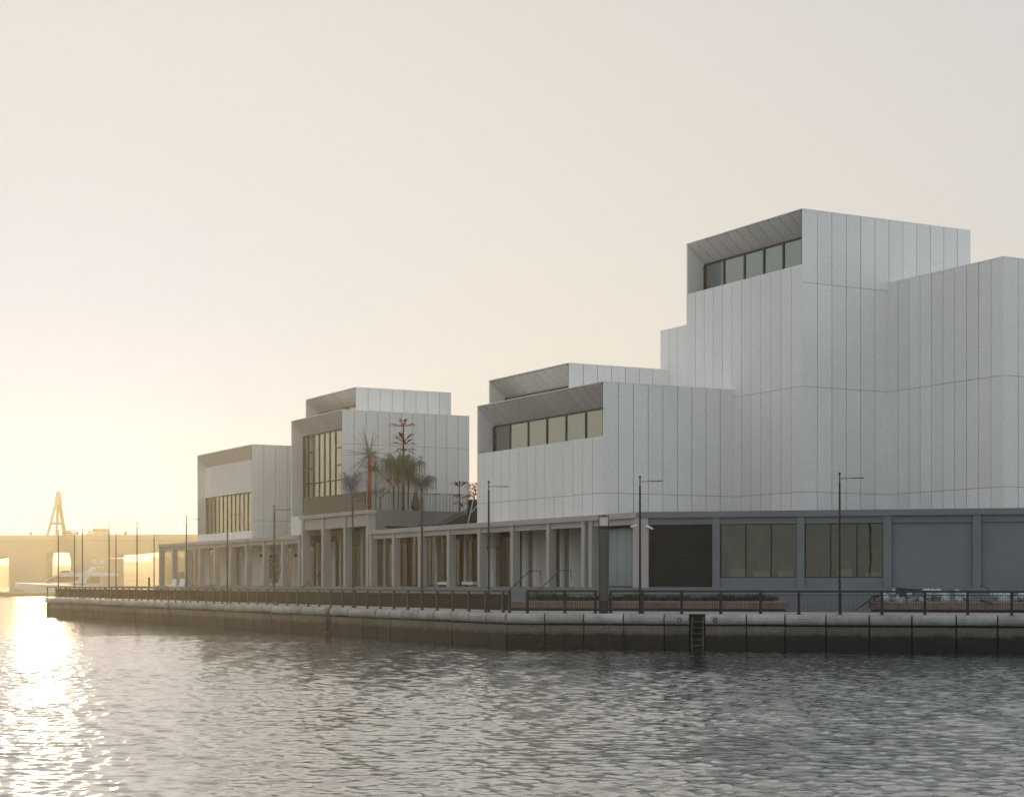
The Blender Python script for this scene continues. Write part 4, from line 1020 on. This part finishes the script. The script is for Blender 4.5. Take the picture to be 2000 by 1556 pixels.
# ------------------------------------------------------------------ leafy tree in the arcade
p = W(sa(534, 1.3), 1.3, FZ); tre = thing('leafy_tree', 'olive green leafy tree standing in the arcade left of the portico', 'tree', p)
MB().tube([p, p+Vector((.02, 0, .5)), p+Vector((-.05, 0, 1.6))], [.07, .06, .04], 8).build('trunk', 'bark', tre)
cr = MB(); r_ = random.Random(3)
for i in range(900):
    h = r_.uniform(.25, 2.65); rad = .62*math.sin(min(1, max(0.05, h/2.75))*PI)**.5; az = r_.uniform(0, 2*PI); q = r_.uniform(.3, 1)
    cr.leaf(p+Vector((math.cos(az)*rad*q, math.sin(az)*rad*q, h)), (math.cos(az), math.sin(az), r_.uniform(-.4, .8)), .2, .1)
cr.build('crown', 'leaf2', tre, recalc=False)

# sheets / seats inside the dark bays
for x0, x1, y0, y1, lb in ((861, 878, 1138, 1143, 'white cushion bench inside the arcade below the stair'), (908, 930, 1139, 1143, 'white folded cloth bench in the bay left of the red lamp')):
    b_ = 1.4; q1, q0 = sa(x0, b_), sa(x1, b_)
    ro = thing('bench', lb, 'bench', W((q0+q1)/2, b_, FZ), group='white benches inside the arcade')
    MB().box(B, q0, q1, b_-.25, b_+.25, FZ+.12, FZ+.32).build('seat', 'chair', ro)
    for q in (q0+.1, q1-.2): MB().box(B, q, q+.1, b_-.2, b_+.2, FZ, FZ+.12).build('leg', 'frame', ro)

# ------------------------------------------------------------------ white high-backed chairs on a low platform at the far end
plat = struct(MB().box(B, 74, 84, -3.6, -.26, GZ, 2.35).build('terrace_platform', 'plaster')); del plat['kind']; tag(plat, 'low stone platform in front of the left end of the arcade', 'platform')
def chair(x, label, first=None):
    a = sa(x, -2.5); p = W(a, -2.5, 2.35)
    if first: return dup(first, p, first.rotation_euler.z, label)
    ro = thing('high_backed_chair', label, 'chair', (0, 0, 0), 0, 'white high backed chairs at the far left')
    MB().hexa([(-.27, .1, .3), (.27, .1, .3), (.27, .16, .3), (-.27, .16, .3), (-.17, .42, 1.02), (.20, .42, 1.02), (.20, .48, 1.02), (-.17, .48, 1.02)]).build('backrest', 'chair', ro)
    MB().hexa([(-.27, -.45, .36), (.27, -.45, .36), (.27, .12, .26), (-.27, .12, .26), (-.27, -.45, .41), (.27, -.45, .41), (.27, .12, .31), (-.27, .12, .31)]).build('seat', 'chair', ro)
    for sx in (-.25, .2):
        MB().lbox(sx, sx+.05, -.45, -.4, 0, .36).build('leg', 'chair', ro); MB().lbox(sx, sx+.05, .05, .1, 0, .28).build('leg', 'chair', ro)
    ro.location = p; ro.rotation_euler = (0, 0, math.atan2(_r.y, _r.x)*0-.1)
    return ro
ch = chair(338, 'left of the two white high backed chairs beyond the railing'); chair(353.5, 'right of the two white high backed chairs beyond the railing', ch)

# ------------------------------------------------------------------ pontoon, yacht
py_ = 392.0
pon = thing('pontoon', 'low floating pontoon left of the quay end', 'pontoon', (-100, py_, 0))
MB().lbox(-190, -70, py_-3, py_+3, .45, .95).build('deck', 'conc', pon)
MB().lbox(-189, -71, py_-2.8, py_+2.8, -.2, .449).build('float', 'wood', pon)
YD = 440.0
m2 = YD/F
yx = lambda x: (x-1000)*m2
ya = thing('motor_yacht', 'white motor yacht moored beyond the quay end', 'yacht', (yx(140), YD, 0))
def hullsec(x, hw, z0, zd, yb):  # section: keel, chine, deck
    return [(x, YD, z0-.4), (x, YD-hw*.75, z0), (x, YD-hw, zd), (x, YD+hw, zd), (x, YD+hw*.75, z0)]
secs = [(yx(30), .15, 2.0, 3.15), (yx(48), 1.1, 1.2, 3.0), (yx(62), 1.9, .2, 2.9), (yx(90), 2.7, 0, 2.75), (yx(140), 3.0, -.1, 2.35), (yx(200), 3.0, -.1, 2.2), (yx(236), 2.8, 0, 2.1)]
hm = MB()
for x, hw_, z0, zd in secs: hm.v += hullsec(x, hw_, z0, zd, 0)
for i in range(len(secs)-1):
    for j in range(5):
        a = i*5+j; b2 = i*5+(j+1) % 5; hm.f.append((a, b2, b2+5, a+5))
hm.f.append((0, 1, 2, 3, 4)); hm.f.append(tuple(reversed([30+k for k in range(5)])))
hm.build('hull', 'boat', ya)
def slab(pts, hw0, name, m, parent=ya):      # side outline (px, py) extruded across the beam
    n = len(pts); v = [Vector((yx(x), YD-hw0, EYE+(HY-y)*m2)) for x, y in pts]+[Vector((yx(x), YD+hw0, EYE+(HY-y)*m2)) for x, y in pts]
    mb = MB(); mb.add(v, [tuple(range(n)), tuple(reversed(range(n, 2*n)))]+[(i, i+n, (i+1) % n+n, (i+1) % n) for i in range(n)]); return mb.build(name, m, parent)
slab([(88, 1137), (98, 1130), (118, 1119), (168, 1117), (228, 1119), (228, 1124), (178, 1125), (172, 1139)], 2.3, 'superstructure', 'boat')
slab([(92, 1136.5), (101, 1130.5), (116, 1125.5), (160, 1126), (155, 1133), (130, 1136)], 2.34, 'side_window', 'boatglass')
slab([(174, 1139), (177, 1125), (200, 1125), (198, 1139)], 1.9, 'saloon_door', 'boatglass')
slab([(120, 1118.5), (124, 1114), (138, 1113.5), (140, 1118)], 1.8, 'flybridge_screen', 'boatglass')
slab([(165, 1120), (182, 1106), (200, 1106), (201, 1108), (188, 1108.5), (178, 1120)], 1.2, 'radar_arch', 'boat')
for x in (184, 199.5):
    c = Vector((yx(x), YD, EYE+(HY-1096)*m2)); mb = MB(); mb.tube([c+Vector((0, 0, -.9)), c+Vector((0, 0, -.35)), c+Vector((0, 0, .1)), c+Vector((0, 0, .4)), c+Vector((0, 0, .5))], [.3, .5, .52, .3, .05], 12); mb.build('radar_dome', 'boat', ya, True)
MB().tube([(yx(60), YD-2, 3.9), (yx(90), YD-2.4, 3.7)], .04, 5).build('bow_rail', 'boat', ya)

# ------------------------------------------------------------------ bridge, lattice pylon, traffic, far shore
BD = 660.0; mB = BD/F
bx = lambda x: (x-1000)*mB
bz = lambda y: EYE+(HY-y)*mB
bri = thing('road_bridge', 'long hazy concrete road bridge across the creek behind the yacht', 'bridge', (bx(150), BD, 0))
def slabB(pts, y0, y1, name, m='conc', par=None):
    n = len(pts); v = [Vector((bx(x), BD+y0, bz(y))) for x, y in pts]+[Vector((bx(x), BD+y1, bz(y))) for x, y in pts]
    mb = MB(); mb.add(v, [tuple(range(n)), tuple(reversed(range(n, 2*n)))]+[(i, i+n, (i+1) % n+n, (i+1) % n) for i in range(n)]); return mb.build(name, m, par or bri)
slabB([(-420, 1049), (385, 1044.5), (900, 1043), (900, 1052), (385, 1053), (-420, 1057)], -.8, 15, 'deck')
# haunched girder
top = [(-420, 1057), (900, 1052.2)]
low = [(900, 1074), (560, 1068), (520, 1082), (420, 1068), (325, 1078), (300, 1077), (270, 1080), (229, 1083), (228, 1088), (136, 1090), (134, 1079), (124, 1077.5), (98, 1077.5), (89, 1079), (87, 1090), (16, 1090), (14, 1085), (-60, 1098), (-150, 1070), (-420, 1080)]
slabB(top+low, 0.6, 11.8, 'girder')
for x0, x1 in ((16, 88), (137, 229), (520, 600), (-230, -160)):
    slabB([(x0, 1089.9), (x1, 1089.9), (x1, 1160), (x0, 1160)], .9, 11, 'pier')
slabB([(-420, 1047.5), (385, 1043), (385, 1044.4), (-420, 1048.9)], -.8, -.5, 'parapet_rail')
# bridge lamps
bl0 = thing('bridge_lamp', 'slim lamp mast on the bridge deck', 'street lamp', (bx(30), BD-.3, bz(1048)), 0, 'faint lamp masts on the bridge')
MB().tube([(bx(30), BD-.3, bz(1048)), (bx(30), BD-.3, bz(1048)+7.5)], [.12, .07], 6).build('pole', 'conc', bl0)
MB().tube([(bx(30), BD-.3, bz(1048)+7.5), (bx(30)+1.6, BD-.3, bz(1048)+7.8)], .07, 5).build('arm', 'conc', bl0)
for x, lb in ((63, 'lamp mast on the bridge left of the lattice tower'), (187, 'lamp mast on the bridge behind the bus'), (247, 'lamp mast on the bridge right of the bus'), (325, 'lamp mast on the bridge by the end of the arcade')):
    dup(bl0, (bx(x), BD-.3, bz(1047)), 0, lb)
bl0['label'] = 'leftmost lamp mast on the bridge'
# lattice pylon
PD = BD+7; mp_ = PD/F
px_ = lambda x: (x-1000)*mp_
pzz = lambda y: EYE+(HY-y)*mp_
ty = thing('lattice_tower', 'four legged tower with a solid tapering top rising beyond the bridge', 'tower', (px_(112), PD, 0))
cx = px_(114)
hb_ = 37*mp_/2
for sx, sy, k in ((-1, -1, 1), (1, -1, 1), (-.42, 1, 1), (.42, 1, 1)):
    MB().tube([(cx+sx*hb_, PD+sy*3, pzz(1047.5)), (cx+sx*hb_*.66, PD+sy*2, pzz(1022)), (cx+sx*.9, PD+sy*.7, pzz(984)), (cx+sx*.5, PD, pzz(964))], [.6, .58, .52, .36], 6).build('leg', 'conc', ty)
zc = pzz(1022)
MB().tube([(cx-hb_*.68, PD-2, zc), (cx+hb_*.68, PD-2, zc)], .5, 5).build('cross_beam', 'conc', ty)
MB().tube([(cx, PD, pzz(998)), (cx, PD, pzz(985)), (cx, PD, pzz(966)), (cx, PD, pzz(963)), (cx, PD, pzz(957))], [.3, 1.6, 1.1, 1.0, .15], 8).build('head', 'conc', ty)
# traffic
def vehicle(x0, x1, h, label, cat, name, m, y=6.0, lane=4.0):
    X0, X1 = bx(x0), bx(x1); z = bz(1044.5+(385-x0)*.0056)-.0+.02
    ro = thing(name, label, cat, ((X0+X1)/2, BD+lane, z)); L = X1-X0
    if cat == 'bus':
        MB().lbox(X0, X1, BD+lane, BD+lane+2.5, z+.4, z+h).build('body', m, ro); MB().lbox(X0+.3, X1-.3, BD+lane-.03, BD+lane-.005, z+1.6, z+h-.6).build('window_band', 'boatglass', ro)
    else:
        mb = MB(); pts = [(0, .35), (0, .85), (.22, .95), (.36, h), (.75, h), (.93, .95), (1, .85), (1, .35)]
        n = len(pts); v = [Vector((X0+L*a, BD+lane, z+b)) for a, b in pts]+[Vector((X0+L*a, BD+lane+1.8, z+b)) for a, b in pts]
        mb.add(v, [tuple(range(n)), tuple(reversed(range(n, 2*n)))]+[(i, i+n, (i+1) % n+n, (i+1) % n) for i in range(n)]); mb.build('body', m, ro)
    for f in (.2, .8):
        MB().tube([(X0+L*f, BD+lane-.02, z+.35), (X0+L*f, BD+lane+.25, z+.35)], .36, 10).build('wheel', 'tyre', ro)
vehicle(176, 206, 3.0, 'pale bus crossing the bridge', 'bus', 'bus', 'car')
vehicle(117, 140, 2.3, 'pale long van on the bridge below the lattice tower', 'van', 'van', 'car', lane=3)
vehicle(163, 175, 1.9, 'pale car following left of the bus', 'car', 'car', 'car')
for x, lb in ((60.5, 'leftmost small road sign on the bridge deck'), (150.5, 'small road sign on the bridge between the van and the bus'), (246, 'small road sign on the bridge right of the bus')):
    p = Vector((bx(x), BD-.2, bz(1044.5+(385-x)*.0056)))
    ro = thing('road_sign', lb, 'road sign', p, group='road signs on the bridge')
    MB().tube([p-Vector((0, 0, .3)), p+Vector((0, 0, 1.4))], .09, 6).build('post', 'frame', ro)
    MB().lbox(p.x-.55, p.x+.55, p.y-.12, p.y-.06, p.z+.5, p.z+1.5).build('sign_panel', 'frame', ro)
# far shore
sh = MB()
sh.lbox(-1100, 1100, 1480, 1800, -1, 9)
struct(sh.build('far_shore', 'shore'), 'low sandy land beyond the bridge')
rs2 = random.Random(9)
def fb(x0, x1, y, D, label, cat='building', name='distant_building'):
    k = D/F; X0, X1 = (x0-1000)*k, (x1-1000)*k; Zt = EYE+(HY-y)*k
    ro = thing(name, label, cat, ((X0+X1)/2, D, 0)); MB().lbox(X0, X1, D, D+25, 0, Zt).build('wall', 'conc', ro)
    wb = MB(); n = max(2, int((X1-X0)/6))
    for i in range(n):
        for zf in (.35, .7): x = X0+(X1-X0)*(i+.3)/n; wb.lbox(x, x+(X1-X0)/n*.4, D-.1, D-.01, Zt*zf, Zt*zf+1.4)
    wb.build('windows', 'shore', ro); MB().lbox(X0-.4, X1+.4, D-.4, D+25.4, Zt, Zt+.5).build('roof', 'conc', ro)
fb(60, 170, 1105, 1450, 'low hazy building seen through the middle bridge opening')
fb(-40, 30, 1104, 1450, 'low hazy building seen through the left bridge opening')
fb(215, 297, 1098, 1430, 'hazy flat building under the right bridge span')
fb(297, 345, 1089, 1430, 'taller hazy block beside the arcade end under the bridge')
fb(140, 340, 1114, 1200, 'long low hazy quay shed below the right bridge span', 'shed', 'distant_shed')
fb(340, 520, 1095, 1300, 'hazy building far behind the left gallery')
# bollard and bits on the far promenade
p = endw(endw.t_at(291, -6), -6, GZ)
ro = thing('bollard', 'short dark bollard post left of the arcade end', 'bollard', p)
MB().tube([p, p+Vector((0, 0, 1.9))], [.10, .09], 8).build('post', 'frame', ro); MB().tube([p+Vector((0, 0, 1.9)), p+Vector((0, 0, 1.98))], [.12, .05], 8).build('cap', 'frame', ro)

# ------------------------------------------------------------------ haze: one closed box round everything
hz_ = MB().lbox(-1950, 1950, -60, 1950, -6, 42).build('haze', 'core'); hz_['kind'] = 'stuff'; hz_['label'] = 'warm dusty evening haze over the creek'
hm_ = bpy.data.materials.new('haze'); hm_.use_nodes = True; t = hm_.node_tree; t.nodes.clear()
pv_ = t.nodes.new('ShaderNodeVolumePrincipled'); pv_.inputs['Color'].default_value = (.57, .51, .39, 1); pv_.inputs['Density'].default_value = HAZE_DENS; pv_.inputs['Anisotropy'].default_value = HAZE_G
om = t.nodes.new('ShaderNodeOutputMaterial'); t.links.new(pv_.outputs[0], om.inputs['Volume'])
hz_.data.materials.clear(); hz_.data.materials.append(hm_)
